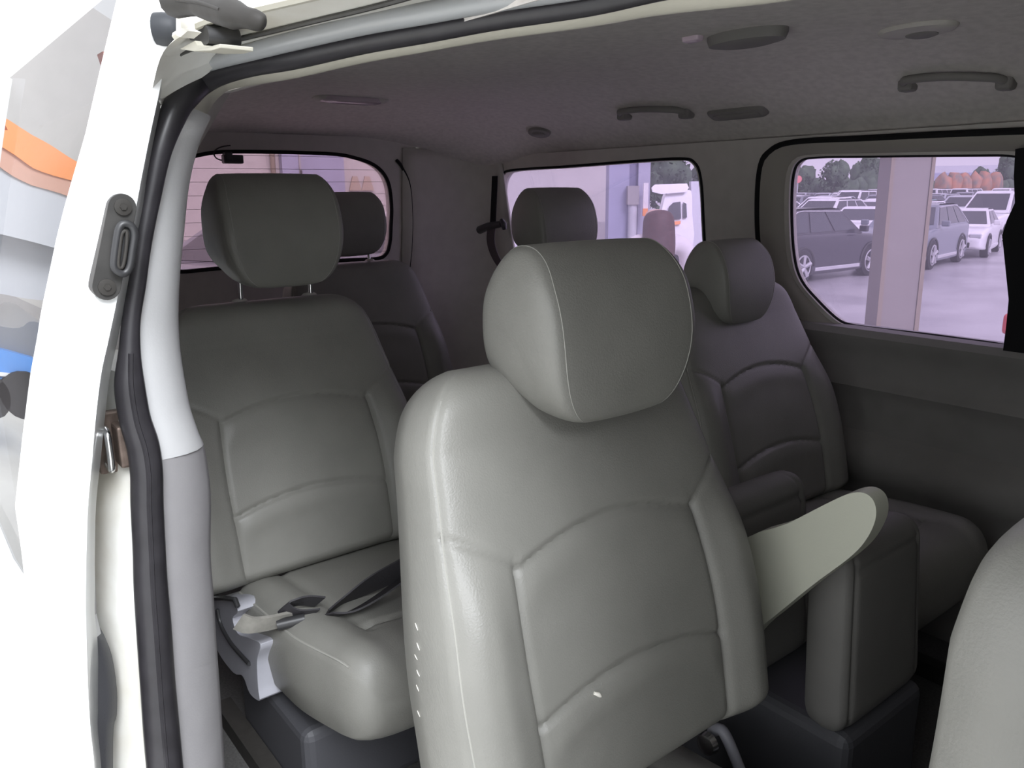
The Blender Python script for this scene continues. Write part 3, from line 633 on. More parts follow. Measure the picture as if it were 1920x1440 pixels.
# rear bench neighbour to the left (mostly hidden)
# seat belts
def webbing(name, pts, wv, m, parent=None, th=.0016, sub=6):
    c = cr(pts, sub); wv = [Vector(w_) for w_ in wv]; ws = cr(wv, sub); rows = []
    for i, p in enumerate(c):
        t_ = (c[min(i+1, len(c)-1)]-c[max(0, i-1)]).normalized(); w_ = ws[i]; n_ = t_.cross(w_).normalized()*th
        rows.append([p-w_-n_, p+w_-n_, p+w_+n_, p-w_+n_])
    return mk(name, *loft(rows, True, True), m, parent, smooth=40)
sb = empty('seat_belt', U(620, 1150, 'Z', .83), 'dark webbing lap belt lying across the cushion of the seat behind the doorway', 'seat belt')
bp = [((800, 1040), .93), ((750, 1068), .90), ((690, 1098), .872), ((640, 1128), .855), ((612, 1152), .85)]
webbing('belt_strap', [U(*p, 'Z', z) for p, z in bp], [(.010, -.004, .026)]*2+[(.014, -.004, .024)]*1+[(.018, -.002, .018)]*2, M['belt'], sb)
bp = [((612, 1152), .852), ((650, 1150), .855), ((700, 1125), .87), ((770, 1075), .90)]
webbing('belt_fold', [U(*p, 'Z', z) for p, z in bp], [(.018, .004, .010)]*4, M['belt'], sb)
bp = [((600, 1128), .862), ((570, 1126), .870), ((545, 1132), .872), ((532, 1140), .866), ((552, 1152), .85), ((590, 1150), .848)]
webbing('belt_loop', [U(*p, 'Z', z) for p, z in bp], [(.012, .006, .012)]*6, M['belt'], sb)
p = U(505, 1165, 'Z', .835)
bk = empty('belt_buckle', p, 'dusty grey belt buckle strap tucked between cushion and plastic recliner cover', 'buckle')
webbing('buckle_strap', [U(*q_, 'Z', z) for q_, z in [((448, 1165), .86), ((470, 1172), .855), ((505, 1168), .848), ((540, 1160), .842), ((560, 1158), .838)]], [(.006, .008, .014)]*5, M['buckle'], bk, th=.003)
b_ = mk('buckle_body', *tube([U(520, 1172, 'Z', .84), U(572, 1160, 'Z', .845)], .010, 10), M['plast_blk'], bk)

# far wall seat belt hanging from its anchor in the corner
hb = empty('seat_belt', w(925, 425), 'seat belt hanging from a dark shoulder anchor left of the rear side window', 'seat belt')
P_ = lambda x, y, o=-.03: U(x, y, 'Y', 1.87+o)
an = MB(); an.tube([P_(900, 431, -.01), P_(915, 424, -.03), P_(942, 420, -.04)], [.016, .014, .012], 12); an.tube([P_(940, 412, -.04), P_(944, 420, -.04), P_(946, 430, -.035)], [.008, .012, .008], 10)
an.out('shoulder_anchor', M['plast_blk'], hb)
webbing('belt_strap', [P_(922, 425), P_(920, 450), P_(926, 475), P_(940, 500), P_(960, 522), P_(985, 560)], [(.019, .004, .0)]*6, mat('brown_webbing', (.055, .042, .045), .7), hb)
# belt upper run along quarter window
webbing('belt_upper', [P_(928, 330, -.005), P_(926, 380, -.01), P_(924, 422, -.03)], [(.012, .004, 0)]*3, M['rubber_m'], hb)

# ------------------------------------------------------------------ fittings on the ceiling
def handle(px0, px1, py, label, sag=16):
    a, b = ceil_hit(px0, py+10), ceil_hit(px1, py+6)
    h = empty('grab_handle', a.lerp(b, .5), label, 'grab handle', 'grab handles above the far windows')
    dn = Vector((0, -.050, .010)); v = b-a
    pts = [a, a+v*.05+dn*.7, a+v*.15+dn, a+v*.5+dn*1.25, a+v*.85+dn, a+v*.95+dn*.7, b]
    mk('grip', *tube(cr(pts, 6), .0085, 12), M['trim_low'], h)
    for q_ in (a, b):
        o = MB().box(q_+v*(.04 if q_ is a else -.04)+dn*.25, (abs(v.x)*.16, .035, .03)).out('mount', M['trim_low'], h, smooth=False); bevel(o, .008, 3)
handle(1700, 1900, 152, 'grab handle on the ceiling above the window with parked cars')
handle(1172, 1298, 208, 'grab handle on the ceiling above the rear side window')
def cnormal(p):
    e_ = .01; return Vector((-(zc(p.x+e_, p.y)-zc(p.x-e_, p.y))/(2*e_), -(zc(p.x, p.y+e_)-zc(p.x, p.y-e_))/(2*e_), 1)).normalized()
def on_ceil(px, py, lx, ly, depth, m, name, parent, shape='ell', n=28, flat=.65, drop=0, rz=0):
    p = ceil_hit(px, py); nn = -cnormal(p); ex = Vector((1, 0, 0)); ex = (ex-nn*ex.dot(nn)).normalized(); ey = nn.cross(ex)
    if rz: ex, ey = ex*math.cos(rz)+ey*math.sin(rz), ey*math.cos(rz)-ex*math.sin(rz)
    rings = []
    for k, d in [(1, -.004), (1, depth*.3), (.94, depth*.8), (flat, depth), (.02, depth*.98)]:
        ring = []
        for i in range(n):
            a = 2*math.pi*i/n; e2 = 2/ (2 if shape == 'ell' else 5); cx = math.copysign(abs(math.cos(a))**e2, math.cos(a)); cy = math.copysign(abs(math.sin(a))**e2, math.sin(a))
            ring.append(p+ex*cx*lx*k+ey*cy*ly*k+nn*(d+drop))
        rings.append(ring)
    return mk(name, *loft(rings, True, True), m, parent, smooth=50)
e = empty('dome_lamp', ceil_hit(1385, 62), 'round dark ceiling lamp near the doorway with a pink window reflection painted on its lens tip', 'ceiling lamp')
on_ceil(1400, 62, .085, .045, .022, M['trim_low'], 'lamp_bezel', e, 'ell')
on_ceil(1299, 69, .020, .012, .010, mat('lens_pink_reflection', (.75, .62, .72), .2), 'lamp_lens', e, 'box')  # pale pink is the window's reflection painted as lens colour
e = empty('dome_lamp', ceil_hit(658, 185), 'slim ceiling lamp with a painted pink window reflection at the rear of the headliner', 'ceiling lamp')
on_ceil(658, 185, .03, .12, .012, M['trim_dk'], 'lamp_housing', e, 'box', rz=.0)
on_ceil(658, 184, .024, .10, .016, M['lens'], 'lamp_lens', e, 'box')
e = empty('air_vent', ceil_hit(1383, 210), 'dark slotted ceiling vent just right of the smaller grab handle', 'air vent')
on_ceil(1383, 210, .09, .022, .012, M['trim_low'], 'vent_housing', e, 'box'); on_ceil(1383, 210, .075, .012, .016, M['trim_low'], 'vent_slot', e, 'box')
e = empty('air_vent', ceil_hit(1012, 246), 'small round dark vent low in the rear ceiling', 'air vent')
on_ceil(1012, 246, .05, .03, .012, M['trim_low'], 'vent_ring', e, 'ell'); on_ceil(1012, 246, .03, .018, .016, M['trim_low'], 'vent_slot', e, 'ell')
e = empty('air_vent', ceil_hit(1720, 50), 'shallow ceiling vent at the upper right corner of the photo', 'air vent')
on_ceil(1720, 52, .07, .04, .010, M['trim_dk'], 'vent_housing', e, 'ell'); on_ceil(1730, 54, .03, .02, .014, M['trim_low'], 'vent_slot', e, 'ell')

# rear camera on the tailgate glass with its looped cable
rc = empty('rear_dash_camera', rr(430, 299), 'small black dash camera with looped cable stuck on the rear window', 'dash camera')
c0 = rr(432, 299)+Vector((.02, 0, 0)); ey = (rr(450, 300)-rr(411, 297)); hw_ = ey.length/2
cb = MB().box(c0, (.03, hw_*1.9, .028)).box(c0+Vector((0, -hw_*.45, .008)), (.034, hw_*.7, .03)); bevel(cb.out('camera_body', M['plast_blk'], rc, smooth=False), .005, 3)
mk('cable', *tube(cr([rr(x, y)+Vector((.01, 0, 0)) for x, y in [(414, 301), (404, 297), (399, 288), (404, 280), (416, 275), (430, 273)]], 6), .0022, 6), M['guide'], rc)
# defroster lines
df = empty('defroster', rr(600, 400), 'faint horizontal heating lines across the rear window', 'defroster')
for k in range(9):
    z = 1.36+.043*k; pts = [rpt(Y, z)+Vector((-.016, 0, 0)) for Y in (.72, 1.0, 1.3, 1.54)]
    mk('heating_line', *tube(pts, .0006, 4), M['guide'], df)
# scrap of paper and scuffs on the foreground seat, set on its surface
bpy.context.view_layer.update(); _dg = bpy.context.evaluated_depsgraph_get()
def seat_pt(px, py):
    ok, l_, n_, i_, ob_, m_ = SC.ray_cast(_dg, CAM, D(px, py).normalized()); return l_, n_
l_, n_ = seat_pt(1120, 1302)
sc_ = empty('paper_scrap', l_, 'tiny white scrap stuck on the lower front panel of the foreground seat', 'scrap')
mk('scrap', *tube([l_-n_*.001+Vector((0, -.005, .004)), l_+n_*.002, l_+n_*.001+Vector((0, .005, -.005))], [.002, .003, .0015], 8), M['crumb'], sc_)
for px, py, dy in [(779, 1175, 14), (782, 1212, 14), (778, 1232, 10), (782, 1262, 12), (781, 1290, 12), (783, 1338, 12)]:
    a_, n1 = seat_pt(px, py-dy/2); b_, n2 = seat_pt(px+5, py+dy/2)
    k_ = mk('scuff_mark', *tube([a_+n1*.0004, a_.lerp(b_, .5)+n1*.0004, b_+n2*.0004], [.0003, .0007, .0003], 6), M['crumb'], None); k_.parent = front; k_.location = -Vector(front.location)

# ------------------------------------------------------------------ outside: ground
def gz(x, y):
    d = math.hypot(x, y); k = sstep(6, 14, d); k2 = sstep(-3, 6, y)
    return -.56*k*k2
xs = [-200+8*i for i in range(45)]; ys = [-80+8*i for i in range(48)]
gx = sorted(set([-260, -200, -150, -120, -100, -80, -60, -40, -30]+[-24+1.0*i for i in range(34)]+[14, 20, 30, 60, 120]))
gy = sorted(set([-120, -60, -40, -25, -15, -10]+[-8+1.0*i for i in range(34)]+[30, 40, 60, 80, 100, 130, 170, 220, 280]))
vs = [(x, y, gz(x, y)) for x in gx for y in gy]; ny = len(gy)
fs = [(i*ny+j, (i+1)*ny+j, (i+1)*ny+j+1, i*ny+j+1) for i in range(len(gx)-1) for j in range(ny-1)]
o = mk('ground', vs, fs, M['asphalt'], smooth=True); tag(o, kind='structure')
o = mk('ground_apron', [(-11, -14, .005), (8, -14, .005), (8, 4, .005), (-5, 4, .005), (-11, -1, .005)], [(0, 1, 2, 3, 4)], M['apron'], smooth=False); tag(o, kind='structure')  # pale sheet added to bounce daylight up through the doorway onto the ceiling

# service building wall behind the van
WX = -14.0
y1 = U(1136, 400, 'X', WX).y
sw = empty('service_building_wall', (WX, 5, 0), 'pale painted service building wall with grey lower band, seen through rear windows', 'wall')
mk('upper_wall', *MB().box((WX-.15, (y1-10)/2, 3.1), (.3, y1+10, 4.6)).__dict__.values(), M['wallpaint'], sw, smooth=False)
mk('lower_band', *MB().box((WX-.14, (y1-10)/2, .12), (.34, y1+10, 1.45)).__dict__.values(), M['wallgrey'], sw, smooth=False)
def wr(px0, py0, px1, py1, X, th, nm, m, par):
    a, b = U(px0, py0, 'X', X), U(px1, py1, 'X', X)
    return MB().box((X, (a.y+b.y)/2, (a.z+b.z)/2), (th, abs(b.y-a.y), abs(a.z-b.z))).out(nm, m, par, smooth=False)
dsl = empty('steel_door', U(588, 400, 'X', WX+.1), 'tall blue-grey steel door in the pale wall behind the rear window', 'door')
a, b = U(531, 400, 'X', WX+.05), U(645, 400, 'X', WX+.05)
MB().box((WX+.10, (a.y+b.y)/2, 1.9), (.12, b.y-a.y, 3.9)).out('door_leaf', M['lav'], dsl, smooth=False)
c_ = U(562, 320, 'X', WX+.14); mk('door_handle', *tube([c_, c_+Vector((.06, 0, 0)), c_+Vector((.06, .0, -.12))], .02, 8), M['plast_blk'], dsl)
MB().box((WX+.17, a.y+.32, 1.9), (.04, .03, 3.9)).out('door_post', M['wallgrey'], dsl, smooth=False)
pp_ = U(511, 300, 'X', WX+.1)
dp = empty('down_pipe', pp_, 'thin beige vertical pipe left of the blue-grey steel door', 'pipe')
mk('pipe', *tube([Vector((pp_.x, pp_.y, .9)), Vector((pp_.x, pp_.y, 5.2))], .045, 10), M['brownedge'], dp)
for px, lb in ((665, 'left of two small tan triangular warning signs on the pale wall'), (688, 'right of two small tan triangular warning signs on the pale wall')):
    c_ = U(px, 345, 'X', WX+.02); e = empty('warning_sign', c_, lb, 'sign')
    mk('sign_plate', *solid([c_+Vector((.01, -.13, -.12)), c_+Vector((.01, .13, -.12)), c_+Vector((.01, .05, .14)), c_+Vector((.01, -.05, .14))], (.02, 0, 0)), mat('tan_sign', (.42, .34, .26), .6), e, smooth=False)
# steel column and pipe in the rear side window
colm = empty('steel_column', (UZ(1160, 400, 9).x, UZ(1160, 400, 9).y, gz(-6.5, 6.7)), 'blue-grey steel column with pipework, seen through the rear side window', 'column')
def vbox(px0, px1, dep, z0, z1, th, nm, m, par):
    a, b = UZ(px0, 400, dep), UZ(px1, 400, dep); d = (b-a); d.z = 0; L_ = d.length; ang = math.atan2(d.y, d.x)
    c_ = (a+b)/2; return MB().box((c_.x, c_.y, (z0+z1)/2), (L_, th, z1-z0), Matrix.Rotation(ang, 3, 'Z')).out(nm, m, par, smooth=False)
vbox(1138, 1175, 9, -.4, 4.5, .3, 'column_face', M['lav'], colm)
vbox(1172, 1194, 9.05, -.4, 4.5, .3, 'column_web', mat('darker_blue_grey', (.20, .20, .30), .6), colm)
vbox(1194, 1216, 8.9, -.4, 4.5, .1, 'column_flange', mat('pale_blue_grey', (.42, .42, .52), .6), colm)
vbox(1175, 1196, 8.8, 1.42, 1.62, .12, 'junction_box', M['wallgrey'], colm)
a = UZ(1186, 400, 8.8); mk('pipe', *tube([Vector((a.x, a.y, .2)), Vector((a.x, a.y, 1.42))], .05, 10), M['greyroof'], colm)
sg_ = empty('barrier_sign', UZ(1209, 370, 8.7), 'narrow white and orange upright sign beside the blue-grey column', 'sign')
vbox(1205, 1214, 8.7, 1.38, 1.65, .04, 'sign_panel', M['shirt'], sg_); vbox(1205, 1214, 8.68, 1.30, 1.38, .05, 'sign_band', M['orange'], sg_)

# beige column right outside the middle window
a, b, c2_, d2_ = UZ(1672, 295, 5.5), UZ(1755, 293, 5.5), UZ(1642, 615, 5.5), UZ(1721, 625, 5.5)
cb_ = empty('canopy_column', (c2_.x, c2_.y, gz(c2_.x, c2_.y)), 'beige steel column standing outside the middle side window', 'column')
v1 = (a-c2_); v2 = (b-d2_); top0, top1 = a+v1*1.5, b+v2*1.5; bot0, bot1 = c2_-v1*.75, d2_-v2*.75
dpt = Vector((-.20, .22, 0))
mk('column_shaft', [bot0, bot1, top1, top0, bot0+dpt, bot1+dpt, top1+dpt, top0+dpt], [(0, 1, 2, 3), (4, 7, 6, 5), (0, 4, 5, 1), (3, 2, 6, 7), (0, 3, 7, 4), (1, 5, 6, 2)], M['beigecol'], cb_, smooth=False)
for s0, s1 in ((bot0, top0), (bot1, top1)):
    h_ = (bot1-bot0).normalized()*.022*(1 if s0 is bot0 else -1); off = Vector((.006, -.008, 0)); m_ = s0.lerp(s1, .62)
    mk('edge_strip', [s0+off, s0+h_*1.6+off, m_+h_+off, m_+off, s0, s0+h_*1.6, m_+h_, m_], [(0, 1, 2, 3), (4, 7, 6, 5), (0, 4, 5, 1), (3, 2, 6, 7), (0, 3, 7, 4), (1, 5, 6, 2)], M['brownedge'], cb_, smooth=False)

# ------------------------------------------------------------------ cars
def ring_body(x, w_, z0, z1, r=.12, n=5):
    pts = []
    for cx, cz, a0 in ((w_-r, z1-r, 0), (-(w_-r), z1-r, math.pi/2), (-(w_-r*.6), z0+r*.6, math.pi), (w_-r*.6, z0+r*.6, 1.5*math.pi)):
        rr_ = r if a0 < 3 else r*.6
        for k in range(n):
            a_ = a0+math.pi/2*k/(n-1); pts.append(Vector((x, cx+rr_*math.cos(a_), cz+rr_*math.sin(a_))))
    return pts
CARSPEC = {
 # length, width, wheelbase, wheel r, hood z, belt z, roof z, x of: rear end, cabin rear base, roof rear, roof front, windscreen base, front end ; tail z
 'sedan': dict(L=4.7, W=1.8, wb=2.75, wr=.33, hood=.92, belt=.98, roof=1.45, cab=(-1.75, -.95, .25, 1.05), tail=1.02),
 'suv': dict(L=4.7, W=1.9, wb=2.8, wr=.38, hood=1.06, belt=1.12, roof=1.68, cab=(-2.15, -1.55, .30, 1.05), tail=1.14),
 'hatch': dict(L=4.1, W=1.75, wb=2.55, wr=.31, hood=.95, belt=1.0, roof=1.5, cab=(-1.9, -1.45, .20, 1.0), tail=1.03),
 'van': dict(L=5.0, W=1.9, wb=3.0, wr=.34, hood=1.08, belt=1.15, roof=1.95, cab=(-2.40, -2.25, .75, 1.55), tail=1.17)}
def build_car(kind, m, loc, rz, label, group=None, detail=True, name='car'):
    s = CARSPEC[kind]; L, Wd, h = s['L'], s['W']/2, .17
    e = empty(name, loc, label, 'car', group, rz)
    st = []
    fr, re = L/2, -L/2
    c0, c1, c2_, c3 = s['cab']
    for x, wf, z0, z1 in [(re, .86, .42, s['tail']-.22), (re+.05, .90, .34, s['tail']-.06), (re+.2, .96, .26, s['tail']), (c0, 1, .24, s['belt']), (c1, 1, h, s['belt']), ((c1+c2_)/2, 1, h, s['belt']-.0), (c3, 1, h, s['hood']+.02), (fr-.7, .98, .24, s['hood']-.03), (fr-.25, .93, .26, s['hood']-.12), (fr-.06, .86, .30, s['hood']-.24), (fr, .78, .36, s['hood']-.34)]:
        st.append(ring_body(x, Wd*wf, z0, z1))
    vs, fs = loft(st, True, True)
    body = mk('body', vs, fs, m, e, 40, local=True)
    if detail: sb_ = body.modifiers.new('round', 'SUBSURF'); sb_.levels = 1; sb_.render_levels = 1
    # cabin
    zb, zt = s['belt']-.06, s['roof']; wb_, wt = Wd*.94, Wd*.72
    b = [Vector((c0, -wb_, zb)), Vector((c3, -wb_, zb)), Vector((c3, wb_, zb)), Vector((c0, wb_, zb))]
    t = [Vector((c1, -wt, zt-.04)), Vector((c2_, -wt, zt-.04)), Vector((c2_, wt, zt-.04)), Vector((c1, wt, zt-.04))]
    mb = MB(); mb.add(b+t, [(0, 1, 5, 4), (1, 2, 6, 5), (2, 3, 7, 6), (3, 0, 4, 7), (4, 5, 6, 7)])
    xm = (c1+c2_)/2; tp = [Vector((x, y, z)) for x, w2, z in ((c1, wt, zt-.04), (c1+.25, wt*.95, zt-.005), (xm, wt*.93, zt), (c2_-.2, wt*.95, zt-.005), (c2_, wt, zt-.04)) for y in (-w2, -w2*.5, w2*.5, w2)]
    mb.add(tp, [(i*4+k, i*4+k+1, i*4+k+5, i*4+k+4) for i in range(4) for k in range(3)])
    cabn = mb.out('cabin', m, e, 50, local=True)
    def q4(A, B, C_, D_, u0, u1, v0, v1, off):
        f_ = lambda u, v: (A.lerp(B, u)).lerp(D_.lerp(C_, u), v); n_ = (B-A).cross(D_-A).normalized()*off
        return [f_(u0, v0)+n_, f_(u1, v0)+n_, f_(u1, v1)+n_, f_(u0, v1)+n_]
    def panes(A, B, C_, D_, rngs, nm, v0=.14, v1=.90, off=.012):
        for u0, u1 in rngs:
            q_ = q4(A, B, C_, D_, u0, u1, v0, v1, off); mk(nm, q_, [(0, 1, 2, 3)], M['cglass'], e, False, local=True)
    side = [(.05, .30), (.33, .62), (.65, .95)] if kind in ('suv', 'van') else [(.10, .48), (.52, .92)]
    panes(b[0], b[1], t[1], t[0], side, 'side_window'); panes(b[2], b[3], t[3], t[2], [(1-v, 1-u) for u, v in side], 'side_window')
    panes(b[1], b[2], t[2], t[1], [(.05, .95)], 'windscreen'); panes(b[3], b[0], t[0], t[3], [(.08, .92)], 'rear_window')
    for sx in (-1, 1):
        for sy in (-1, 1):
            c = Vector((sx*s['wb']/2, sy*(Wd-.10), s['wr'])); n_ = 20 if detail else 12
            def cyl(r_, y0, y1): return tube([c+Vector((0, sy*y0, 0)), c+Vector((0, sy*(y0+.02), 0)), c+Vector((0, sy*(y1-.02), 0)), c+Vector((0, sy*y1, 0))], [r_*.93, r_, r_, r_*.93], n_)
            ty = mk('tyre', *cyl(s['wr'], -.10, .115), M['tyre'], e, 40, local=True)
            if detail:
                rm = MB()
                rm.add(*tube([c+Vector((0, sy*.08, 0)), c+Vector((0, sy*.118, 0)), c+Vector((0, sy*.122, 0))], [s['wr']*.2, s['wr']*.2, s['wr']*.12], 12))
                for k in range(5):
                    a_ = 2*math.pi*k/5+.3; d_ = Vector((math.cos(a_), 0, math.sin(a_)))
                    rm.tube([c+Vector((0, sy*.112, 0)), c+Vector((0, sy*.118, 0))+d_*s['wr']*.66], [.045, .06], 6)
                rm.add(*tube([c+d*s['wr']*.68+Vector((0, sy*.115, 0)) for d in [Vector((math.cos(2*math.pi*k/20), 0, math.sin(2*math.pi*k/20))) for k in range(20)]], .02, 6, True))
                rm.out('rim', M['rim'], ty, 40, local=True)
                ac = [c+Vector((math.cos(a_)*(s['wr']+.05), sy*.095, math.sin(a_)*(s['wr']+.05))) for a_ in [math.pi*k/14 for k in range(15)]]
                mk('wheel_arch', *tube(ac, .035, 6), M['plast_blk'], e, 40, local=True)
            else:
                mk('rim', *cyl(s['wr']*.62, .10, .125), M['rim'], ty, 40, local=True)
    if detail:
        for sy in (-1, 1):
            bm_ = MB().box((c3-.22, sy*(Wd+.10), s['belt']+.06), (.13, .20, .15)); bevel(bm_.out('mirror', m, e, False, local=True), .03, 2)
            bm_ = MB().box((fr-.17, sy*(Wd*.68), s['hood']-.24), (.26, Wd*.36, .13)); bevel(bm_.out('head_lamp', M['lamp'], e, False, local=True), .03, 2)
            bm_ = MB().box((re+.10, sy*(Wd*.76), s['tail']-.16), (.20, Wd*.34, .16)); bevel(bm_.out('tail_lamp', M['redlamp'], e, False, local=True), .03, 2)
            bm_ = MB().box((0, sy*(Wd-.005), .30), (s['wb']-.95, .05, .09)); bevel(bm_.out('side_sill', M['chrome'] if kind == 'suv' else m, e, False, local=True), .015, 2)
            if kind == 'suv':
                pa = [b[0].lerp(t[0], .10), b[0].lerp(b[1], .02).lerp(t[0].lerp(t[1], .02), .5), t[0].lerp(t[1], .08)-Vector((0, 0, .04)), t[0].lerp(t[1], .5)-Vector((0, 0, .03)), t[1]-Vector((0, 0, .05))]
                pts = [Vector((q_.x, sy*(abs(q_.y)+.03), q_.z)) for q_ in pa]
                mk('window_trim', *tube(cr(pts, 3), .014, 6), M['chrome'], e, 40, local=True)
        bm_ = MB().box((re-.005, 0, s['tail']-.38), (.03, .50, .13)); bm_.out('number_plate', M['shirt'], e, False, local=True)
        bm_ = MB().box((fr-.0, 0, s['hood']-.50), (.05, Wd*1.1, .16)); bevel(bm_.out('grille', M['plast_blk'], e, False, local=True), .02)
    return e
HP = math.pi/2
def onlot(px, py): p = U(px, py, 'Z', -.56); return (p.x, p.y, -.56)
def corner(px, py, X, rz, kind='sedan', z=-.1):
    c_ = U(px, py, 'X', X); sp = CARSPEC[kind]; h_ = Vector((math.cos(rz), math.sin(rz), 0)); rt = Vector((h_.y, -h_.x, 0))
    q_ = c_+h_*(sp['L']/2-.1)-rt*(sp['W']/2-.12); return (q_.x, q_.y, z)
build_car('suv', M['p_dark'], (-11.25, 17.95, -.56), HP-.03, 'black SUV parked outside, left of the beige column')
build_car('suv', M['p_steel'], (-11.1, 23.1, -.56), -1.40, 'silver-blue SUV half hidden behind the beige column')
build_car('sedan', M['p_white'], (-11.75, 27.9, -.56), -1.30, 'white sedan parked to the right of the silver SUV, nose towards the column')
build_car('hatch', M['p_plum'], (-.42, 7.50, -.30), .06, 'dark car with a red tail lamp at the right edge of the middle window')
build_car('sedan', M['p_white'], onlot(1612, 462), -1.25, 'white sedan showing over the bonnet of the black SUV')
build_car('suv', M['p_white'], onlot(1545, 448), -HP, 'white SUV showing above the roof of the black SUV')
build_car('van', M['p_white'], onlot(1868, 447), -HP, 'white van with dark windscreen beyond the white sedan')
build_car('sedan', M['p_grey'], corner(400, 458, -7.6, 1.96), 1.96, 'grey car with number plate and red lamp at the lower left of the rear window')
build_car('sedan', M['p_white'], corner(730, 458, -10.9, 1.95, z=-.2), 1.95, 'white car with red tail lamp below the rear window corner')
# far rows, copied
protos = {}
KINDS = [('sedan', 'p_white'), ('sedan', 'p_silver'), ('suv', 'p_white'), ('suv', 'p_grey'), ('hatch', 'p_teal'), ('van', 'p_white'), ('sedan', 'p_grey'), ('suv', 'p_silver'), ('hatch', 'p_white')]
CN = {'p_white': 'white', 'p_silver': 'silver', 'p_grey': 'dark grey', 'p_teal': 'grey-green'}
KN = {'sedan': 'saloon', 'suv': 'tall SUV', 'hatch': 'hatchback', 'van': 'van'}
slots = []
for r_ in range(13):
    y0 = 34+r_*6.0
    for k in range(80):
        x = -11-2.6*k
        px_a = math.degrees(math.atan2(y0, -x))
        if 53.5 < px_a < 72.5 and math.hypot(x, y0) < 101: slots.append((x, y0))
random.shuffle(slots); NEARC = [o_ for o_ in COL.objects if o_.get('category') == 'car']
for x, y0 in slots:
    if any(math.hypot(x-o_.location.x, y0-o_.location.y) < 5 for o_ in NEARC): continue
    if random.random() < .1: continue
    kd = random.choice(KINDS); 
    ang_ = math.degrees(math.atan2(y0, -x)); side = 'left' if ang_ < 65 else 'right'; far = ('nearer' if y0 < 50 else 'middle' if y0 < 72 else 'farthest')
    lab = '%s %s in the %s car park rows, %s of the beige column' % (CN[kd[1]], KN[kd[0]], far, side); grp = '%s %ss, %s rows, %s of the column' % (CN[kd[1]], KN[kd[0]], far, side)
    loc = (x+random.uniform(-.3, .3), y0+random.uniform(-.5, .5), -.56); rz = (HP if random.random() < .5 else -HP)+random.uniform(-.04, .04)
    if kd not in protos: protos[kd] = build_car(kd[0], M[kd[1]], loc, rz, lab, grp, detail=False)
    else:
        c = copy_tree(protos[kd]); c.location = loc; c.rotation_euler = (0, 0, rz); c['label'] = lab; c['group'] = grp

# ------------------------------------------------------------------ truck outside the rear side window
tc = UZ(1272, 440, 17)
tk = empty('box_truck', (tc.x, tc.y, -.5), 'white light truck with an orange stripe, at the right of the rear side window', 'truck')
Tk = lambda px, py, dep=17: UZ(px, py, dep)
ext = Vector((-.8, .85, 0))*1.5
cab = cr([Tk(x, y) for x, y in [(1246, 372), (1252, 362), (1268, 357), (1290, 356), (1297, 362), (1298, 400), (1298, 475), (1240, 475), (1236, 440), (1238, 410)]], 2, True)
bevel(mk('cab', *solid(cab, ext), M['p_white'], tk, 30), .05, 2)
mk('cab_window', *solid([Tk(x, y, 16.95) for x, y in [(1254, 388), (1262, 380), (1276, 378), (1277, 410), (1251, 412)]], ext*.01), M['cglass'], tk, False)
mk('cab_window', *solid([Tk(x, y, 16.95) for x, y in [(1281, 379), (1287, 382), (1288, 408), (1281, 409)]], ext*.01), M['cglass'], tk, False)
mk('stripe', *solid([Tk(x, y, 16.94) for x, y in [(1252, 417), (1276, 414), (1276, 420), (1252, 424)]], ext*.01), M['orange'], tk, False)
mk('cab_deflector', *solid([Tk(x, y, 16.9) for x, y in [(1222, 352), (1228, 346), (1288, 344), (1292, 352), (1286, 360), (1240, 364), (1224, 360)]], ext*.5), M['p_white'], tk, 30)
mk('cargo_box', *solid([Tk(x, y, 17.4) for x, y in [(1296, 340), (1420, 336), (1420, 470), (1296, 470)]], ext*.4), M['greyroof'], tk, False)
for px in (1263, 1390):
    c_ = Tk(px, 478, 16.9); ax_ = ext.normalized(); mk('wheel', *tube([c_, c_+ax_*.22], .36, 20), M['tyre'], tk, 40)

# ------------------------------------------------------------------ person by the column
pc = UZ(1233, 420, 4.7); px0, py0 = pc.x, pc.y; g0 = gz(px0, py0)
fc = math.atan2(.3, -1)
def skin_body(name, joints, edges, m, parent):
    me = bpy.data.meshes.new(name); me.from_pydata([j[0] for j in joints], edges, []); me.update(); me.materials.append(m)
    o = bpy.data.objects.new(name, me); COL.objects.link(o); o.parent = parent
    sk = o.modifiers.new('skin', 'SKIN'); sk.use_smooth_shade = True
    for i, j in enumerate(joints): me.skin_vertices[0].data[i].radius = (j[1], j[1] if len(j) < 3 else j[2])
    me.skin_vertices[0].data[0].use_root = True
    o.modifiers.new('sub', 'SUBSURF').levels = 1; o.modifiers['sub'].render_levels = 2; return o
pe = empty('person', (px0, py0, g0), 'person with long auburn hair and white top, back turned, by the column', 'person', rz=math.radians(140))
H_ = 1.52-g0   # head top above local ground
k = H_/1.62
def J(x, y, z, *r): return ((x*k, y*k, z*k),)+r
jo = [J(0, 0, .92, .13, .10), J(0, 0, 1.10, .11, .085), J(0, 0, 1.28, .145, .09), J(0, 0, 1.37, .09, .06), J(0, .005, 1.43, .045), J(.01, .01, 1.50, .06, .075), J(.01, .01, 1.57, .055, .07),
      J(0, .18, 1.33, .05), J(.02, .22, 1.08, .038), J(.08, .22, .86, .028), J(.10, .22, .78, .03, .018),
      J(0, -.18, 1.33, .05), J(.02, -.22, 1.08, .038), J(.08, -.22, .86, .028), J(.10, -.22, .78, .03, .018),
      J(0, .09, .82, .085), J(.01, .09, .48, .055), J(0, .09, .10, .038), J(.10, .10, .04, .035),
      J(0, -.09, .82, .085), J(.01, -.09, .48, .055), J(0, -.09, .10, .038), J(.10, -.10, .04, .035)]
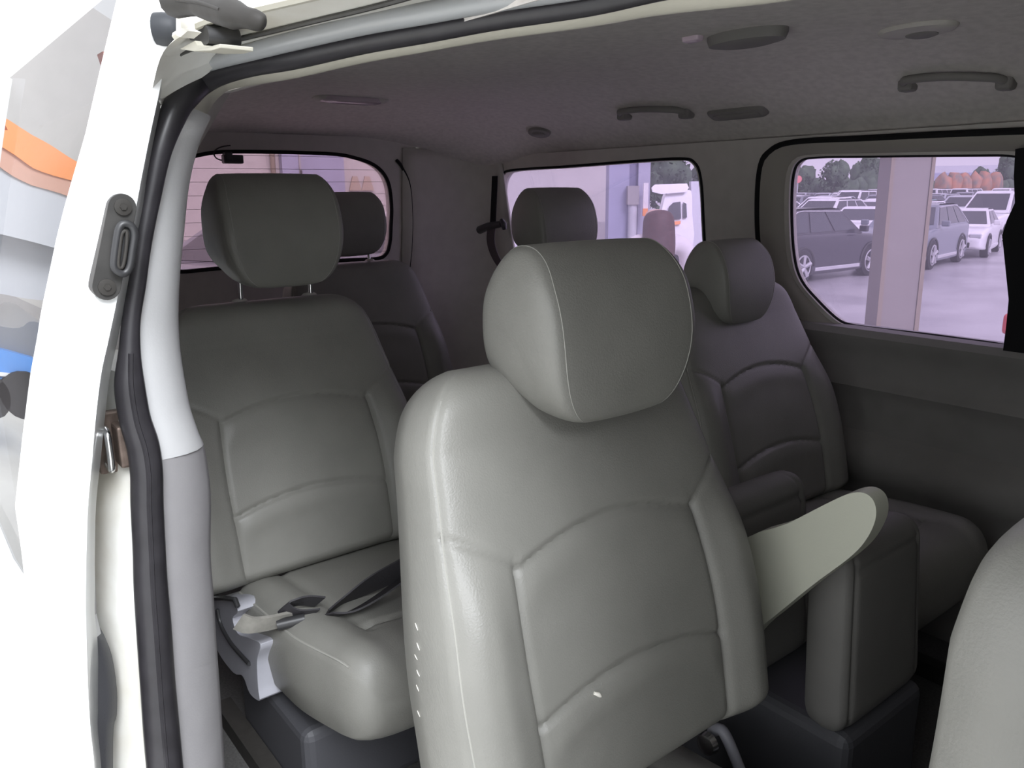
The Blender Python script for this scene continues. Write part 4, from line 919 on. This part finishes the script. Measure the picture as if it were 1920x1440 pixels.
ed = [(0, 1), (1, 2), (2, 3), (3, 4), (4, 5), (5, 6), (3, 7), (7, 8), (8, 9), (9, 10), (3, 11), (11, 12), (12, 13), (13, 14), (0, 15), (15, 16), (16, 17), (17, 18), (0, 19), (19, 20), (20, 21), (21, 22)]
skin_body('body', jo, ed, M['skin'], pe)
top = [(J(0, 0, .90, .15, .12)), J(0, 0, 1.10, .125, .10), J(0, 0, 1.28, .16, .105), J(0, 0, 1.37, .10, .075), J(0, .185, 1.33, .062), J(.02, .225, 1.08, .048), J(.07, .225, .90, .038), J(0, -.185, 1.33, .062), J(.02, -.225, 1.08, .048), J(.07, -.225, .90, .038)]
skin_body('blouse', top, [(0, 1), (1, 2), (2, 3), (3, 4), (4, 5), (5, 6), (3, 7), (7, 8), (8, 9)], M['shirt'], pe)
trs = [J(0, 0, .93, .14, .11), J(0, .09, .82, .095), J(.01, .09, .48, .068), J(0, .09, .12, .052), J(0, -.09, .82, .095), J(.01, -.09, .48, .068), J(0, -.09, .12, .052)]
skin_body('trousers', trs, [(0, 1), (1, 2), (2, 3), (0, 4), (4, 5), (5, 6)], M['trouser'], pe)
hr_ = [J(-.02, 0, 1.555, .085, .10), J(-.04, 0, 1.49, .10, .115), J(-.07, 0, 1.40, .105, .10), J(-.10, 0, 1.31, .105, .085), J(-.12, 0, 1.22, .085, .06)]
skin_body('hair', hr_, [(0, 1), (1, 2), (2, 3), (3, 4)], M['hair'], pe)
fcx = MB()
for sy in (-1, 1): fcx.add(*tube([Vector((.072*k, sy*.028*k, 1.525*k)), Vector((.080*k, sy*.028*k, 1.525*k))], .008, 8))
fcx.out('eyes', M['plast_blk'], pe, 40, local=True)
mk('nose', *tube([Vector((.07*k, 0, 1.52*k)), Vector((.092*k, 0, 1.495*k)), Vector((.075*k, 0, 1.49*k))], [.006, .010, .006], 8), M['skin'], pe, 40, local=True)

# ------------------------------------------------------------------ trees, hedge, far building
def blob(c, r, n=3, amp=.22, seed=0, leafy=0):
    bm = bmesh.new(); bmesh.ops.create_icosphere(bm, subdivisions=n, radius=1); rnd = random.Random(seed)
    ph = [rnd.uniform(0, 6) for _ in range(6)]
    vs = []
    for v in bm.verts:
        p = v.co; d = 1+amp*(math.sin(5*p.x+ph[0])*math.sin(4*p.y+ph[1])+.6*math.sin(9*p.z+ph[2])*math.sin(8*p.x+ph[3])+.5*math.sin(17*p.y+ph[4])*math.sin(15*p.z+ph[5]))
        vs.append(Vector(c)+Vector((p.x*r[0], p.y*r[1], p.z*r[2]))*d)
    fs = [tuple(v.index for v in f.verts) for f in bm.faces]; bm.free(); return vs, fs
def tree(px, top, dep, wpx, label, group=None, m='leaf'):
    c = UZ(px, top, dep); base = Vector((c.x, c.y, -.56)); hh = c.z+.56; rw = wpx/F*dep/2
    e = empty('tree', base, label, 'tree', group)
    mk('trunk', *tube([base, base+Vector((.05, .05, hh*.35)), base+Vector((0, 0, hh*.7))], [.22, .16, .1], 8), M['bark'], e)
    mb = MB(); rnd = random.Random(px)
    for q_ in range(7): mb.add(*blob((c.x+rnd.uniform(-.5, .5)*rw, c.y+rnd.uniform(-.5, .5)*rw, .3+hh*rnd.uniform(.35, .75)), (rw*rnd.uniform(.45, .65),)*2+(hh*rnd.uniform(.2, .28),), 3, .2, px+q_))
    for q_ in range(700):
        a_ = rnd.uniform(0, 6.28); zz = rnd.uniform(.15, 1.0); rr_ = rw*math.sqrt(max(0.02, 1-((zz-.55)/.47)**2))*rnd.uniform(.75, 1.05)
        p = Vector((c.x+rr_*math.cos(a_), c.y+rr_*math.sin(a_), -.5+hh*zz)); d1 = Vector([rnd.uniform(-1, 1) for _ in range(3)]).normalized()*.28; d2 = Vector([rnd.uniform(-1, 1) for _ in range(3)]).normalized()*.28
        mb.add([p, p+d1, p+d1+d2, p+d2], [(0, 1, 2, 3)])
    mb.out('crown', M[m], e, 80)
tree(1565, 303, 118, 50, 'rounded green tree beyond the car park, left of the beige column')
tree(1632, 298, 136, 58, 'broad green tree touching the left side of the beige column')
tree(1500, 318, 120, 50, 'low hazy tree at the left end of the middle window')
tree(1896, 300, 125, 48, 'green tree at the right end of the middle window')
tree(1843, 322, 138, 30, 'small tree between the orange hedge and the right-hand green tree')
tree(1250, 296, 60, 90, 'grey-green tree above the white truck in the rear side window')
tree(1330, 300, 62, 60, 'leafy tree hidden partly by the post right of the rear side window')
def hedge(name, px0, px1, top, dep, m, label):
    a, b = UZ(px0, top, dep), UZ(px1, top, dep); e = empty(name, ((a.x+b.x)/2, (a.y+b.y)/2, -.56), label, 'hedge'); mb = MB(); rnd = random.Random(px0)
    n_ = int((b-a).length/1.3)
    for i in range(n_+1):
        p = a.lerp(b, i/n_); hh = (p.z+.56)/2
        mb.add(*blob((p.x, p.y, -.56+hh*.95), (1.1, 1.1, hh*rnd.uniform(.9, 1.12)), 2, .2, i))
    mb.out('foliage', M[m], e, 80)
hedge('hedge', 1470, 1680, 333, 124, 'leaf', 'dark green hedge line beyond the car park, left of the column')
hedge('flowering_hedge', 1772, 1868, 320, 114, 'autumn', 'orange-leaved hedge beyond the car park, right of the column')
hedge('hedge', 1740, 1930, 338, 122, 'leaf', 'dark green hedge line beyond the car park, right of the column')
fb = empty('far_building', UZ(1810, 345, 150), 'long pale flat-roofed building on the horizon right of the column', 'building')
a, b = UZ(1700, 325, 150), UZ(1960, 322, 150)
mk('wall', *solid([Vector((a.x, a.y, -.5)), Vector((b.x, b.y, -.5)), Vector((b.x, b.y, b.z)), Vector((a.x, a.y, a.z))], (-5, 6, 0)), M['lav'], fb, False)
mk('roof_band', *solid([Vector((a.x, a.y, a.z)), Vector((b.x, b.y, b.z)), Vector((b.x, b.y, b.z+1.3)), Vector((a.x, a.y, a.z+1.3))], (-5, 6, 0)), M['greyroof'], fb, False)
fb = empty('round_sign', UZ(1497, 336, 100), 'round red sign on a post at the far left of the car park', 'sign')
c_ = UZ(1497, 336, 100); mk('disc', *tube([c_, c_+_h*.05], .45, 20), M['brown'] if False else mat('faded_red', (.75, .25, .25), .6), fb, 40)
mk('post', *tube([Vector((c_.x, c_.y, -.56))-_h*-.1, c_+_h*.12], .06, 8), M['greyroof'], fb)

# ------------------------------------------------------------------ what the door glass mirrors: built on the near side of the van
def mir(px, py, X):
    p = skin_hit(px, py); d = D(px, py).normalized(); sl = (yskin(p.z+.05)-yskin(p.z-.05))/.1
    n_ = Vector((0, -1, sl)).normalized(); r_ = d-n_*2*d.dot(n_); return p+r_*((X-p.x)/r_.x)
XB = -7.0
def mbox(name, pts, X, th, m, par): return mk(name, *solid([mir(x, y, X) for x, y in pts], (-th, 0, 0)), m, par, False)
sh = empty('workshop_building', (XB, -1.2, 0), 'pale workshop building with orange and brown fascia, mirrored in the door glass', 'building')
mbox('pale_wall', [(-60, 330), (140, 470), (140, 560), (-60, 560)], XB-.3, .2, M['greyroof'], sh)
mbox('orange_fascia', [(-60, 165), (0, 215), (60, 255), (150, 300), (150, 345), (60, 310), (0, 275), (-60, 235)], XB, .25, M['orange'], sh)
mbox('brown_fascia', [(-60, 235), (0, 275), (60, 310), (150, 345), (150, 385), (60, 350), (0, 312), (-60, 275)], XB-.02, .25, mat('dusty_pink_cladding', (.62, .36, .28), .6), sh)
mbox('grey_fascia', [(-60, 275), (0, 312), (60, 350), (150, 385), (150, 480), (60, 455), (0, 440), (-60, 430)], XB-.04, .25, M['greyroof'], sh)
mbox('soffit', [(100, 20), (170, 15), (230, 0), (230, 110), (190, 95)], XB-.5, .2, M['brown'], sh)
bt = empty('blue_truck', (XB+.5, -1.0, 0), 'blue truck standing on the near side, mirrored low in the door glass', 'truck')
mbox('truck_body', [(-60, 650), (0, 655), (70, 665), (70, 735), (0, 725), (-60, 715)], XB+.5, 1.5, M['blue'], bt)
mbox('truck_bed_rail', [(-60, 690), (70, 705), (70, 712), (-60, 697)], XB+.52, .05, M['p_white'], bt)
mbox('truck_cab', [(-60, 600), (0, 606), (70, 618), (70, 662), (-60, 648)], XB+.4, 1.4, M['p_grey'], bt)
for px in (-25, 45):
    c_ = mir(px, 742, XB+.55); mk('wheel', *tube([c_, c_+Vector((-.25, 0, 0))], .18, 18), M['tyre'], bt, 40)
yl = mk('trim_14', [(-2.5, -2.2, .006), (-40, -2.2, .006), (-40, -2.45, .006), (-2.5, -2.45, .006)], [(0, 1, 2, 3)], M['yellow'], smooth=False); tag(yl, kind='structure')
